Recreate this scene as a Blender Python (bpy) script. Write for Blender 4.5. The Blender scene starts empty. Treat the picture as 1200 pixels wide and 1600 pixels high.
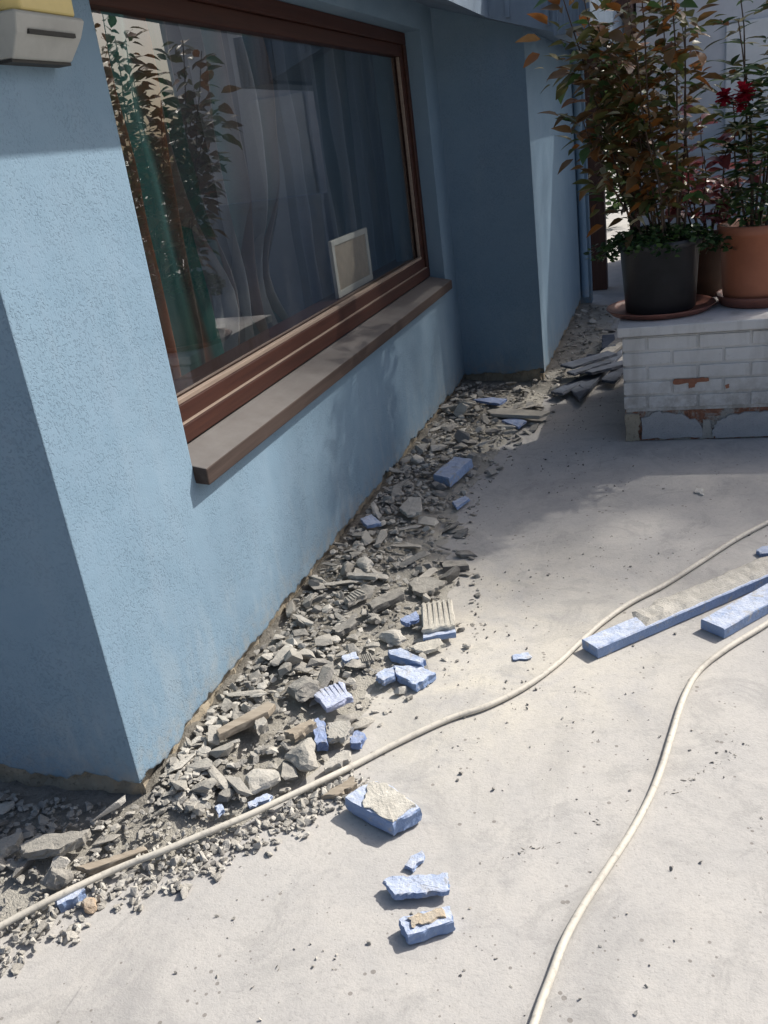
import bpy, bmesh, math, random
from mathutils import Vector, Matrix, noise as mnoise

random.seed(11)
SC = bpy.context.scene
COL = SC.collection
rnd = random.uniform

# ------------------------------------------------------------------ camera, sky, sun, exposure
cam = bpy.data.cameras.new('camera')
cam.sensor_fit = 'HORIZONTAL'
cam.sensor_width = 36.0
cam.lens = 42.09
cam.clip_start = 0.05
cam.clip_end = 600
camo = bpy.data.objects.new('camera', cam)
COL.objects.link(camo)
_r = Vector((0.94938856, 0.2871025, -0.12741084))
_u = Vector((0.00338219, 0.39626506, 0.91812993))
_f = Vector((-0.31408586, 0.87209298, -0.37523848))
mw = Matrix.Identity(4)
for i in range(3):
    mw[i][0], mw[i][1], mw[i][2] = _r[i], _u[i], -_f[i]
mw[2][3] = 1.5
camo.matrix_world = mw
SC.camera = camo

SUN = Vector((0.042, 0.045, 0.056)).normalized()
el = math.asin(SUN.z)
az = math.atan2(SUN.x, SUN.y)
w = bpy.data.worlds.new('World')
SC.world = w
w.use_nodes = True
nt = w.node_tree
bg = nt.nodes['Background']
sky = nt.nodes.new('ShaderNodeTexSky')
sky.sky_type = 'NISHITA'
sky.sun_disc = False
sky.sun_elevation = el
sky.sun_rotation = az
sky.air_density = 1.0
sky.dust_density = 5.0
sky.ozone_density = 3.0
nt.links.new(sky.outputs[0], bg.inputs[0])
bg.inputs[1].default_value = 0.08
sl = bpy.data.lights.new('sun', 'SUN')
sl.energy = 3.7
sl.angle = math.radians(0.8)
sl.color = (1.0, 0.95, 0.87)
so = bpy.data.objects.new('sun', sl)
so.rotation_euler = SUN.to_track_quat('Z', 'Y').to_euler()
COL.objects.link(so)
SC.view_settings.view_transform = 'Standard'
SC.view_settings.look = 'None'
SC.view_settings.exposure = 0.64
SC.view_settings.gamma = 1.0
SC.view_settings.use_curve_mapping = False
SC.cycles.max_bounces = 8
SC.cycles.transparent_max_bounces = 12

# ------------------------------------------------------------------ helpers
def link(o, parent=None):
    COL.objects.link(o)
    if parent is not None:
        o.parent = parent
    return o

def mesh_from(name, verts, faces, mats=(), idx=None, smooth=False):
    me = bpy.data.meshes.new(name)
    me.from_pydata([tuple(v) for v in verts], [], faces)
    for m in (mats if isinstance(mats, (list, tuple)) else [mats]):
        me.materials.append(m)
    if idx:
        me.polygons.foreach_set('material_index', idx)
    if smooth:
        me.polygons.foreach_set('use_smooth', [True] * len(me.polygons))
    me.update()
    return me

class MB:
    """collects boxes, tubes, lathes into one mesh"""
    def __init__(s):
        s.v = []; s.f = []; s.mi = []
    def add(s, vs, fs, mi=0):
        b = len(s.v)
        s.v += [tuple(v) for v in vs]
        s.f += [tuple(i + b for i in f) for f in fs]
        s.mi += [mi] * len(fs)
        return s
    def box(s, x0, x1, y0, y1, z0, z1, mi=0):
        vs = [(x0,y0,z0),(x1,y0,z0),(x1,y1,z0),(x0,y1,z0),(x0,y0,z1),(x1,y0,z1),(x1,y1,z1),(x0,y1,z1)]
        return s.add(vs, [(0,3,2,1),(4,5,6,7),(0,1,5,4),(1,2,6,5),(2,3,7,6),(3,0,4,7)], mi)
    def faces(s, x0, x1, y0, y1, z0, z1, keep, mi=0):
        vs = [(x0,y0,z0),(x1,y0,z0),(x1,y1,z0),(x0,y1,z0),(x0,y0,z1),(x1,y0,z1),(x1,y1,z1),(x0,y1,z1)]
        F = {'b': (0,3,2,1), 't': (4,5,6,7), 's': (0,1,5,4), 'e': (1,2,6,5), 'n': (2,3,7,6), 'w': (3,0,4,7)}
        return s.add(vs, [F[k] for k in keep], mi)
    def bar(s, a, b, wx, wz, mi=0):
        a = Vector(a); b = Vector(b); d = (b - a).normalized()
        up = Vector((0,0,1)) if abs(d.z) < .9 else Vector((0,1,0))
        r = d.cross(up).normalized() * wx / 2; u = r.cross(d).normalized() * wz / 2
        vs = [a-r-u, a+r-u, a+r+u, a-r+u, b-r-u, b+r-u, b+r+u, b-r+u]
        return s.add(vs, [(0,1,2,3),(7,6,5,4),(1,0,4,5),(2,1,5,6),(3,2,6,7),(0,3,7,4)], mi)
    def tube(s, pts, rad, n=8, mi=0, cap=True):
        pts = [Vector(p) for p in pts]
        rads = rad if isinstance(rad, (list, tuple)) else [rad] * len(pts)
        b = len(s.v); prev = None
        for i, p in enumerate(pts):
            d = (pts[min(i+1, len(pts)-1)] - pts[max(i-1, 0)]).normalized()
            if prev is None:
                a = Vector((0,0,1)) if abs(d.z) < .9 else Vector((1,0,0))
                r = d.cross(a).normalized()
            else:
                r = (prev - d * prev.dot(d)).normalized()
            prev = r; u = r.cross(d)
            for k in range(n):
                t = 2 * math.pi * k / n
                s.v.append(tuple(p + (r * math.cos(t) + u * math.sin(t)) * rads[i]))
        for i in range(len(pts) - 1):
            for k in range(n):
                k2 = (k + 1) % n
                s.f.append((b+i*n+k, b+i*n+k2, b+(i+1)*n+k2, b+(i+1)*n+k)); s.mi.append(mi)
        if cap:
            s.f.append(tuple(b + k for k in range(n))); s.mi.append(mi)
            e = b + (len(pts) - 1) * n
            s.f.append(tuple(e + k for k in reversed(range(n)))); s.mi.append(mi)
        return s
    def lathe(s, prof, n=40, mi=0, c=(0,0,0)):
        b = len(s.v)
        for r, z in prof:
            for k in range(n):
                t = 2 * math.pi * k / n
                s.v.append((c[0]+r*math.cos(t), c[1]+r*math.sin(t), c[2]+z))
        for i in range(len(prof) - 1):
            for k in range(n):
                k2 = (k + 1) % n
                s.f.append((b+i*n+k, b+i*n+k2, b+(i+1)*n+k2, b+(i+1)*n+k)); s.mi.append(mi)
        return s
    def mesh(s, name, mats, smooth=False):
        return mesh_from(name, s.v, s.f, mats, s.mi, smooth)
    def obj(s, name, mats, parent=None, smooth=False, bevel=0, loc=None):
        o = bpy.data.objects.new(name, s.mesh(name, mats, smooth))
        if loc is not None:
            o.location = loc
        link(o, parent)
        if bevel:
            m = o.modifiers.new('bevel', 'BEVEL'); m.width = bevel; m.segments = 2; m.limit_method = 'ANGLE'
        return o

def tag(o, label, cat, group=None):
    o['label'] = label; o['category'] = cat
    if group: o['group'] = group
    return o

def thing(name, label, cat, loc=(0,0,0), group=None):
    o = bpy.data.objects.new(name, None)
    o.empty_display_size = .05
    o.location = loc
    link(o)
    return tag(o, label, cat, group)

def smooth_path(pts, n=6):
    out = []; P = [Vector(p) for p in pts]
    for i in range(len(P) - 1):
        p0 = P[max(i-1,0)]; p1 = P[i]; p2 = P[i+1]; p3 = P[min(i+2,len(P)-1)]
        for k in range(n):
            t = k / n
            out.append(.5*((2*p1)+(p2-p0)*t+(2*p0-5*p1+4*p2-p3)*t*t+(3*p1-p0-3*p2+p3)*t**3))
    out.append(P[-1])
    return out

# ------------------------------------------------------------------ materials
class N:
    def __init__(s, name):
        s.m = bpy.data.materials.new(name); s.m.use_nodes = True
        s.t = s.m.node_tree
        s.b = s.t.nodes['Principled BSDF']
        s.out = s.t.nodes['Material Output']
        s.co = s.t.nodes.new('ShaderNodeTexCoord').outputs['Object']
    def n(s, k, **kw):
        x = s.t.nodes.new(k)
        for a, v in kw.items(): setattr(x, a, v)
        return x
    def l(s, a, b): s.t.links.new(a, b)
    def geo(s): return s.n('ShaderNodeNewGeometry')
    def pos(s): return s.geo().outputs['Position']
    def scaled(s, co, sc):
        x = s.n('ShaderNodeMapping'); x.inputs['Scale'].default_value = sc
        s.l(co, x.inputs[0]); return x.outputs[0]
    def noise(s, scale, detail=4, rough=.6, co=None, dist=0):
        x = s.n('ShaderNodeTexNoise'); x.inputs['Scale'].default_value = scale
        x.inputs['Detail'].default_value = detail; x.inputs['Roughness'].default_value = rough
        x.inputs['Distortion'].default_value = dist
        s.l(co if co is not None else s.co, x.inputs['Vector']); return x.outputs['Fac']
    def voro(s, scale, co=None, feature='F1'):
        x = s.n('ShaderNodeTexVoronoi', feature=feature); x.inputs['Scale'].default_value = scale
        s.l(co if co is not None else s.co, x.inputs['Vector']); return x.outputs['Distance']
    def ramp(s, fac, stops):
        x = s.n('ShaderNodeValToRGB'); e = x.color_ramp.elements
        while len(e) < len(stops): e.new(.5)
        for q, (p, c) in zip(e, stops):
            q.position = p
            q.color = (c, c, c, 1) if isinstance(c, (int, float)) else (*c, 1)
        s.l(fac, x.inputs[0]); return x.outputs[0]
    def mix(s, fac, a, b, mode='MIX'):
        x = s.n('ShaderNodeMix', data_type='RGBA', blend_type=mode)
        for v, i in ((fac, 0), (a, 6), (b, 7)):
            if isinstance(v, (int, float)):
                x.inputs[i].default_value = v if i == 0 else (v, v, v, 1)
            elif isinstance(v, tuple): x.inputs[i].default_value = (*v, 1)
            else: s.l(v, x.inputs[i])
        return x.outputs[2]
    def math(s, op, a, b=0.0, c=None):
        x = s.n('ShaderNodeMath', operation=op)
        for i, v in enumerate((a, b) if c is None else (a, b, c)):
            if isinstance(v, (int, float)): x.inputs[i].default_value = v
            else: s.l(v, x.inputs[i])
        return x.outputs[0]
    def bump(s, h, dist, strength=1.0, prev=None):
        x = s.n('ShaderNodeBump'); x.inputs['Distance'].default_value = dist
        x.inputs['Strength'].default_value = strength
        s.l(h, x.inputs['Height'])
        if prev is not None: s.l(prev, x.inputs['Normal'])
        return x.outputs[0]
    def done(s, col=None, rough=None, normal=None, spec=None):
        if col is not None:
            if isinstance(col, tuple): s.b.inputs['Base Color'].default_value = (*col, 1)
            else: s.l(col, s.b.inputs['Base Color'])
        if rough is not None:
            if isinstance(rough, (int, float)): s.b.inputs['Roughness'].default_value = rough
            else: s.l(rough, s.b.inputs['Roughness'])
        if normal is not None: s.l(normal, s.b.inputs['Normal'])
        if spec is not None: s.b.inputs['Specular IOR Level'].default_value = spec
        return s.m

def m_stucco():
    s = N('blue_stucco'); p = s.pos()
    big = s.noise(1.3, 5, .6, p); mid = s.noise(9, 4, .6, p)
    col = s.mix(s.ramp(big, [(.3, 0.0), (.7, 1.0)]), (.165, .256, .345), (.198, .292, .376))
    col = s.mix(s.math('MULTIPLY', s.ramp(mid, [(.45, 0.0), (.75, 1.0)]), .25), col, (.23, .315, .41))
    # vertical run-off streaks and dusty foot
    st = s.noise(6, 3, .6, s.scaled(p, (1, 1, .12)))
    col = s.mix(s.math('MULTIPLY', s.ramp(st, [(.55, 0.0), (.8, 1.0)]), .3), col, (.25, .325, .4))
    # little open pits of the scraped render, their shade darkened into the colour
    pits = s.noise(165, 2, .55, p); patch = s.noise(5, 4, .65, p)
    pm = s.math('MULTIPLY', s.ramp(pits, [(.545, 0.0), (.62, 1.0)]), s.ramp(patch, [(.36, .12), (.62, 1.0)]))
    col = s.mix(s.math('MULTIPLY', pm, .2), col, (.1, .155, .22))
    sp3 = s.n('ShaderNodeSeparateXYZ'); s.l(p, sp3.inputs[0])
    low = s.ramp(sp3.outputs[2], [(.08, 1.0), (.5, 0.0)])
    chalk = s.noise(11, 5, .7, s.scaled(p, (1, 1, .3)), .4)
    col = s.mix(s.math('MULTIPLY', s.math('MULTIPLY', low, s.ramp(chalk, [(.5, 0.0), (.7, 1.0)])), .55), col, (.33, .38, .41))
    splash = s.math('MULTIPLY', s.ramp(sp3.outputs[2], [(.09, 1.0), (.2, 0.0)]), s.ramp(s.noise(24, 5, .7, p), [(.42, 0.0), (.62, 1.0)]))
    col = s.mix(s.math('MULTIPLY', splash, .6), col, (.3, .29, .26))
    trow = s.noise(3.2, 5, .6, s.scaled(p, (1, 1, 1.6)), 1.2)
    col = s.mix(s.ramp(trow, [(.5, 0.0), (.75, .35)]), col, (.155, .25, .335))
    h = s.math('ADD', s.math('MULTIPLY', s.noise(240, 2, .6, p), .5), s.math('MULTIPLY', pm, -1.1))
    bv = s.n('ShaderNodeBevel'); bv.samples = 4; bv.inputs[0].default_value = .009
    nrm = s.bump(h, .0019, .65, bv.outputs[0])
    nrm = s.bump(s.noise(4, 3, .5, p), .014, .6, nrm)
    return s.done(col, .85, nrm, .3)

def m_ground():
    s = N('dusty_concrete'); p = s.pos()
    sep = s.n('ShaderNodeSeparateXYZ'); s.l(p, sep.inputs[0])
    big = s.noise(.9, 6, .62, p, .4); mid = s.noise(5.5, 6, .65, p, .3); fine = s.noise(46, 5, .7, p)
    col = s.mix(s.ramp(big, [(.3, 0.0), (.7, 1.0)]), (.365, .357, .35), (.45, .435, .415))
    col = s.mix(s.ramp(mid, [(.35, 0.0), (.75, .7)]), col, (.49, .47, .44))
    # grey damp looking stains
    stn = s.noise(2.3, 6, .7, s.scaled(p, (1, .7, 1)), .8)
    col = s.mix(s.ramp(stn, [(.5, 0.0), (.68, .6)]), col, (.28, .276, .272))
    # pale plaster dust, thickest next to the rubble
    dst = s.n('ShaderNodeVectorMath', operation='DISTANCE'); s.l(p, dst.inputs[0]); dst.inputs[1].default_value = (-.75, 2.45, 0)
    near = s.ramp(s.math('MULTIPLY', dst.outputs['Value'], 1.0), [(.25, 1.0), (1.15, 0.0)])
    dn = s.ramp(s.noise(4, 7, .7, p, .6), [(.35, 0.0), (.62, 1.0)])
    col = s.mix(s.math('MULTIPLY', s.math('MULTIPLY', near, dn), .9), col, (.56, .525, .45))
    dn2 = s.ramp(s.noise(2.1, 7, .72, p, .5), [(.5, 0.0), (.7, .7)])
    col = s.mix(dn2, col, (.5, .475, .44))
    # scrape marks, crumbs and tiny dark specks
    blot = s.noise(3.7, 7, .74, p, 1.1)
    col = s.mix(s.ramp(blot, [(.54, 0.0), (.6, .32), (.66, .1)]), col, (.25, .246, .24))
    rot = s.n('ShaderNodeMapping'); rot.inputs['Rotation'].default_value = (0, 0, .75); rot.inputs['Scale'].default_value = (1.0, .05, 1); s.l(p, rot.inputs[0])
    scr2 = s.noise(28, 4, .7, rot.outputs[0], .3)
    col = s.mix(s.math('MULTIPLY', s.ramp(scr2, [(.66, 0.0), (.72, .6)]), s.ramp(s.noise(1.7, 3, .6, p), [(.5, 0.0), (.62, 1.0)])), col, (.25, .245, .24))
    scr = s.noise(16, 3, .6, s.scaled(p, (1.0, .12, 1)), .5)
    col = s.mix(s.ramp(scr, [(.66, 0.0), (.76, .35)]), col, (.56, .54, .5))
    spk = s.voro(34, p); sz = s.noise(7, 2, .5, p)
    sp = s.math('LESS_THAN', spk, s.math('MULTIPLY', s.ramp(sz, [(.38, 0.0), (.72, 1.0)]), .22))
    col = s.mix(s.math('MULTIPLY', sp, .7), col, (.17, .155, .14))
    col = s.mix(s.ramp(fine, [(.25, .35), (.5, 0.0)]), col, (.27, .26, .25))
    col = s.mix(s.ramp(fine, [(.6, 0.0), (.8, .4)]), col, (.55, .53, .49))
    h = s.math('ADD', s.math('MULTIPLY', fine, .6), s.math('MULTIPLY', mid, .8))
    nrm = s.bump(h, .0045, .4)
    gv = s.noise(130, 3, .75, p)
    col = s.mix(s.ramp(gv, [(.3, .35), (.45, 0.0)]), col, (.22, .212, .2))
    nrm = s.bump(s.math('ADD', s.noise(190, 3, .7, p), gv), .0014, .55, nrm)
    return s.done(col, .92, nrm, .2)

def m_crumb(name, a, b, speck=.5, rough=.95, sc=1.0):
    """broken plaster / mortar: grain, blotches, dust that settles on the upward faces"""
    s = N(name); p = s.pos()
    inf = s.n('ShaderNodeObjectInfo')
    n1 = s.noise(22*sc, 5, .65, p); n2 = s.noise(150*sc, 4, .7, p)
    col = s.mix(s.ramp(n1, [(.3, 0.0), (.7, 1.0)]), a, b)
    col = s.mix(s.math('MULTIPLY', inf.outputs['Random'], .45), col, tuple(min(.75, x*1.6) for x in b))
    col = s.mix(s.math('MULTIPLY', s.ramp(n2, [(.55, 0.0), (.7, 1.0)]), speck), col, tuple(x*.55 for x in a))
    nz = s.n('ShaderNodeSeparateXYZ'); s.l(s.geo().outputs['Normal'], nz.inputs[0])
    up = s.math('MULTIPLY', s.ramp(nz.outputs[2], [(.55, 0.0), (.95, 1.0)]), s.ramp(s.noise(30, 4, .6, p), [(.3, 0.0), (.62, .75)]))
    col = s.mix(up, col, (.4, .378, .335))
    nrm = s.bump(s.math('ADD', n1, n2), .006, .7)
    return s.done(col, rough, nrm, .2)

def m_foam(name, base, dust=.35):
    s = N(name); p = s.pos()
    n1 = s.noise(16, 5, .65, p); n2 = s.noise(110, 4, .7, p)
    col = s.mix(s.ramp(n1, [(.35, 0.0), (.7, .6)]), base, tuple(x*.8 for x in base))
    nz = s.n('ShaderNodeSeparateXYZ'); s.l(s.geo().outputs['Normal'], nz.inputs[0])
    up = s.math('MULTIPLY', s.ramp(nz.outputs[2], [(.5, 0.0), (.9, 1.0)]), s.ramp(s.noise(28, 5, .7, p), [(.3, dust*.4), (.65, dust*1.6)]))
    col = s.mix(up, col, (.5, .55, .66))
    sme = s.noise(24, 6, .72, p, .5)
    col = s.mix(s.ramp(sme, [(.54, 0.0), (.66, .75)]), col, (.4, .385, .35))
    col = s.mix(s.ramp(n2, [(.62, 0.0), (.74, .5)]), col, tuple(x*.5 for x in base))
    nrm = s.bump(s.math('ADD', s.noise(60, 3, .6, p), n2), .004, .8)
    nrm = s.bump(s.noise(17, 3, .6, p), .008, .6, nrm)
    return s.done(col, .85, nrm, .2)

def m_wood(name, a, b, rough=.45, axis=1, dusty=None):
    s = N(name); p = s.pos()
    sc = [60, 60, 60]; sc[axis] = 2.2
    g = s.noise(1.0, 5, .65, s.scaled(p, tuple(sc)), .6)
    col = s.mix(s.ramp(g, [(.3, 0.0), (.7, 1.0)]), a, b)
    wear = s.noise(7, 5, .7, p)
    col = s.mix(s.ramp(wear, [(.58, 0.0), (.75, .35)]), col, tuple(min(1, x*1.45) for x in b))
    if dusty:
        nz = s.n('ShaderNodeSeparateXYZ'); s.l(s.geo().outputs['Normal'], nz.inputs[0])
        up = s.math('MULTIPLY', s.ramp(nz.outputs[2], [(.6, 0.0), (.9, 1.0)]), s.ramp(s.noise(11, 6, .7, p), [(.3, .62), (.7, .95)]))
        col = s.mix(up, col, dusty)
        rough = s.mix(up, rough, .9)
    nrm = s.bump(g, .0012, .5)
    return s.done(col, rough, nrm, .25)

def m_plain(name, c, rough=.6, var=.2, scale=8, bump=0.0, spec=.4):
    s = N(name); p = s.pos()
    n1 = s.noise(scale, 5, .65, p)
    col = s.mix(s.ramp(n1, [(.3, 0.0), (.7, 1.0)]), tuple(x*(1-var) for x in c), tuple(min(1, x*(1+var)) for x in c))
    nrm = s.bump(s.noise(scale*12, 4, .6, p), bump, .6) if bump else None
    return s.done(col, rough, nrm, spec)

def m_leaf(name, a, b, rough=.38, trans=.3):
    s = N(name); inf = s.n('ShaderNodeObjectInfo')
    n1 = s.noise(30, 4, .6, s.pos())
    col = s.mix(inf.outputs['Random'], a, b)
    col = s.mix(s.ramp(n1, [(.35, 0.0), (.75, .5)]), col, tuple(x*.55 for x in a))
    s.done(col, rough, None, .5)
    tr = s.n('ShaderNodeBsdfTranslucent'); s.l(col, tr.inputs[0])
    mx = s.n('ShaderNodeMixShader'); mx.inputs[0].default_value = trans
    s.l(s.b.outputs[0], mx.inputs[1]); s.l(tr.outputs[0], mx.inputs[2]); s.l(mx.outputs[0], s.out.inputs[0])
    return s.m

def m_glass():
    s = N('window_glass')
    tr = s.n('ShaderNodeBsdfTransparent'); tr.inputs[0].default_value = (.92, .94, .94, 1)
    gl = s.n('ShaderNodeBsdfGlossy'); gl.inputs['Roughness'].default_value = .0
    nrm = s.bump(s.noise(1.6, 2, .5, s.pos()), .0035, .25)
    s.l(nrm, gl.inputs['Normal'])
    fr = s.n('ShaderNodeFresnel'); fr.inputs[0].default_value = 1.52
    f2 = s.math('MINIMUM', s.math('MULTIPLY', fr.outputs[0], 4.3), .36)
    mx = s.n('ShaderNodeMixShader'); s.l(f2, mx.inputs[0])
    s.l(tr.outputs[0], mx.inputs[1]); s.l(gl.outputs[0], mx.inputs[2])
    # dried run marks and dust on the outside
    df = s.n('ShaderNodeBsdfDiffuse'); df.inputs[0].default_value = (.5, .5, .48, 1)
    sm = s.math('MULTIPLY', s.ramp(s.noise(5, 5, .7, s.scaled(s.pos(), (1, 1, .25))), [(.5, 0.0), (.8, 1.0)]), .05)
    m2 = s.n('ShaderNodeMixShader'); s.l(sm, m2.inputs[0]); s.l(mx.outputs[0], m2.inputs[1]); s.l(df.outputs[0], m2.inputs[2])
    s.l(m2.outputs[0], s.out.inputs[0])
    return s.m

def m_curtain(name, stops, freq, trans=.5):
    s = N(name)
    uv = s.t.nodes.new('ShaderNodeUVMap').outputs[0]
    sep = s.n('ShaderNodeSeparateXYZ'); s.l(uv, sep.inputs[0])
    fr = s.math('FRACT', s.math('MULTIPLY', sep.outputs[0], freq))
    col = s.ramp(fr, stops)
    wv = s.noise(400, 2, .6, s.pos())
    col = s.mix(s.ramp(wv, [(.3, .3), (.7, 0.0)]), col, (.02, .02, .02))
    s.done(col, .9, None, .1)
    tr = s.n('ShaderNodeBsdfTranslucent'); s.l(col, tr.inputs[0])
    mx = s.n('ShaderNodeMixShader'); mx.inputs[0].default_value = trans
    s.l(s.b.outputs[0], mx.inputs[1]); s.l(tr.outputs[0], mx.inputs[2]); s.l(mx.outputs[0], s.out.inputs[0])
    return s.m

def m_hose():
    s = N('cream_hose'); p = s.pos()
    n1 = s.noise(9, 6, .7, p); n2 = s.noise(70, 4, .7, p)
    col = s.mix(s.ramp(n1, [(.3, 0.0), (.7, 1.0)]), (.6, .565, .49), (.52, .49, .43))
    col = s.mix(s.ramp(n2, [(.52, 0.0), (.72, .6)]), col, (.24, .225, .2))
    col = s.mix(s.ramp(s.noise(3.3, 4, .7, p), [(.55, 0.0), (.68, .5)]), col, (.3, .28, .25))
    return s.done(col, .65, s.bump(n2, .001, .6), .35)

def m_whitebrick():
    s = N('white_painted_brick'); p = s.pos()
    n1 = s.noise(5, 5, .65, p); n2 = s.noise(60, 5, .7, p)
    col = s.mix(s.ramp(n1, [(.3, 0.0), (.7, 1.0)]), (.6, .59, .57), (.72, .71, .69))
    col = s.mix(s.ramp(n2, [(.62, 0.0), (.75, .5)]), col, (.36, .34, .32))
    dr = s.noise(9, 4, .6, s.scaled(p, (1, 1, .2)))
    col = s.mix(s.ramp(dr, [(.5, 0.0), (.74, .6)]), col, (.36, .34, .31))
    gz = s.n('ShaderNodeSeparateXYZ'); s.l(p, gz.inputs[0])
    gr_ = s.math('MULTIPLY', s.ramp(gz.outputs[2], [(.14, 1.0), (.36, 0.0)]), s.ramp(s.noise(18, 5, .72, p), [(.4, 0.0), (.62, .8)]))
    col = s.mix(gr_, col, (.33, .3, .265))
    nrm = s.bump(s.math('ADD', n2, s.noise(14, 3, .6, p)), .004, .6)
    return s.done(col, .75, nrm, .3)

STUCCO = m_stucco()
GROUND = m_ground()
MORTAR = m_crumb('grey_plaster', (.225, .212, .19), (.33, .315, .285))
PALE = m_crumb('pale_plaster', (.34, .325, .295), (.46, .44, .4), .4)
CREAM = m_crumb('cream_plaster', (.5, .47, .4), (.62, .59, .51), .35)
DARK = m_crumb('dark_plaster', (.125, .12, .112), (.2, .192, .18))
TAN = m_crumb('tan_plaster', (.42, .31, .22), (.52, .42, .31))
def m_bed():
    s = N('rubble_dust_bed'); p = s.pos()
    sep = s.n('ShaderNodeSeparateXYZ'); s.l(p, sep.inputs[0])
    n1 = s.noise(7, 5, .65, p); n2 = s.noise(60, 5, .7, p)
    dark = s.mix(s.ramp(n2, [(.3, 0.0), (.7, 1.0)]), (.14, .13, .115), (.3, .283, .248))
    hgt = s.math('ADD', sep.outputs[2], s.math('MULTIPLY', s.math('SUBTRACT', n1, .5), .07))
    col = s.mix(s.ramp(s.math('MULTIPLY', hgt, 10), [(.1, 1.0), (.45, 0.0)]), dark, (.4, .38, .335))
    return s.done(col, .95, s.bump(s.math('ADD', n2, s.noise(180, 3, .7, p)), .008, .8), .2)
BED = m_bed()
PLINTH = m_crumb('raw_masonry', (.17, .145, .115), (.34, .295, .225), .6, sc=.5)
FOAM = m_foam('blue_foam', (.25, .34, .54), .75)
FOAMD = m_foam('deep_blue_foam', (.17, .24, .44), .3)
FOAMDUST = m_foam('dusty_blue_foam', (.3, .4, .6), .6)
LAV = m_foam('lavender_board', (.42, .45, .6), .5)
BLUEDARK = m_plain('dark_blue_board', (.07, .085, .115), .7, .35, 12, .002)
WEATH = m_wood('weathered_wood', (.24, .2, .155), (.38, .33, .265), .85, 0)
MAHOG = m_wood('mahogany', (.034, .012, .009), (.058, .021, .014), .5, 1)
BEAD = m_wood('pale_bead', (.2, .15, .12), (.3, .235, .19), .45, 1)
SILL = m_wood('sill_wood', (.042, .03, .026), (.07, .05, .043), .6, 1, dusty=(.155, .148, .144))
POSTW = m_wood('post_wood', (.06, .03, .024), (.1, .052, .04), .5, 2)
GLASS = m_glass()
HOSE = m_hose()
WHITEB = m_whitebrick()
RENDERG = m_crumb('grey_render', (.31, .315, .325), (.4, .4, .405), .6)
REDB = m_crumb('raw_red_brick', (.28, .12, .075), (.4, .19, .12), .5)
def m_foot():
    s = N('mortar_with_red_brick'); p = s.pos()
    n1 = s.noise(9, 5, .7, p, .5); n2 = s.noise(70, 4, .7, p)
    col = s.mix(s.ramp(n1, [(.46, 0.0), (.54, 1.0)]), s.mix(s.ramp(n2, [(.35, 0.0), (.65, 1.0)]), (.3, .285, .26), (.46, .44, .4)), s.mix(s.ramp(n2, [(.35, 0.0), (.65, 1.0)]), (.22, .1, .065), (.34, .17, .11)))
    col = s.mix(s.ramp(s.noise(26, 4, .7, p), [(.58, 0.0), (.7, .8)]), col, (.1, .085, .075))
    return s.done(col, .95, s.bump(s.math('ADD', n1, n2), .012, .8), .2)
FOOTM = m_foot()
BLACKP = m_plain('black_plastic', (.04, .041, .044), .42, .25, 6, .0004)
TERRA = m_plain('terracotta_plastic', (.36, .135, .075), .5, .15, 5, .0005)
RUST = m_plain('red_brown_plastic', (.23, .095, .07), .5, .25, 9, .0006)
BROWNP = m_plain('brown_plastic', (.09, .05, .035), .5, .25, 9, .0006)
SOIL = m_plain('soil', (.05, .036, .026), .95, .4, 30, .006)
EAVE = m_plain('blue_grey_boards', (.19, .25, .32), .6, .15, 5, .0015)
GREYW = m_plain('neighbour_render', (.6, .6, .61), .85, .12, 2.5, .002)
SHUT = m_plain('shutter_paint', (.72, .72, .7), .6, .08, 6)
BLUEW = m_plain('parapet_paint', (.28, .33, .39), .8, .15, 3, .002)
SIRENG = m_plain('siren_grey', (.36, .365, .345), .5, .1, 14)
SIRENY = m_plain('siren_yellow', (.62, .5, .2), .35, .08, 8)
SLOT = m_plain('dark_slot', (.03, .03, .028), .7, .1)
ROOMW = m_plain('room_wall', (.3, .3, .29), .9, .1, 3)
PANELM = m_plain('beige_panel', (.4, .34, .27), .7, .12, 20)
WHITEF = m_plain('pale_frame', (.62, .62, .58), .5, .08, 20)
BARK = m_plain('bark', (.09, .062, .045), .9, .35, 30, .003)
STEMG = m_plain('green_stem', (.06, .07, .03), .7, .3, 30)
L_BROWN = m_leaf('leaf_brown', (.2, .115, .05), (.13, .1, .042))
L_OLIVE = m_leaf('leaf_olive', (.11, .12, .04), (.17, .14, .05))
L_ORANGE = m_leaf('leaf_orange', (.3, .12, .03), (.2, .085, .03))
L_CREAM = m_leaf('leaf_cream', (.5, .46, .3), (.36, .33, .18))
L_GREEN = m_leaf('leaf_green', (.07, .14, .045), (.115, .18, .055))
L_DEEP = m_leaf('leaf_deep_green', (.025, .065, .025), (.045, .085, .03))
L_RED = m_leaf('leaf_maroon', (.2, .045, .06), (.26, .09, .085))
L_FLOWER = m_leaf('petal_red', (.36, .008, .03), (.25, .006, .025), .6, .35)
C_STRIPE = m_curtain('striped_cloth', [(0, (.6, .28, .16)), (.3, (.62, .32, .19)), (.4, (.1, .28, .25)), (.6, (.12, .36, .32)), (.66, (.3, .7, .62)), (.72, (.18, .24, .22)), (.95, (.5, .24, .14))], 4.5)
C_GREY = m_curtain('grey_cloth', [(0, (.42, .44, .45)), (.22, (.66, .67, .68)), (.4, (.25, .29, .29)), (.5, (.2, .36, .34)), (.6, (.5, .47, .45)), (.74, (.36, .24, .18)), (.84, (.22, .22, .22))], 3.0, .5)
C_DARK = m_curtain('dark_cloth', [(0, (.16, .2, .24)), (.5, (.24, .28, .33)), (.8, (.11, .15, .18))], 6.0, .5)

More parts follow.
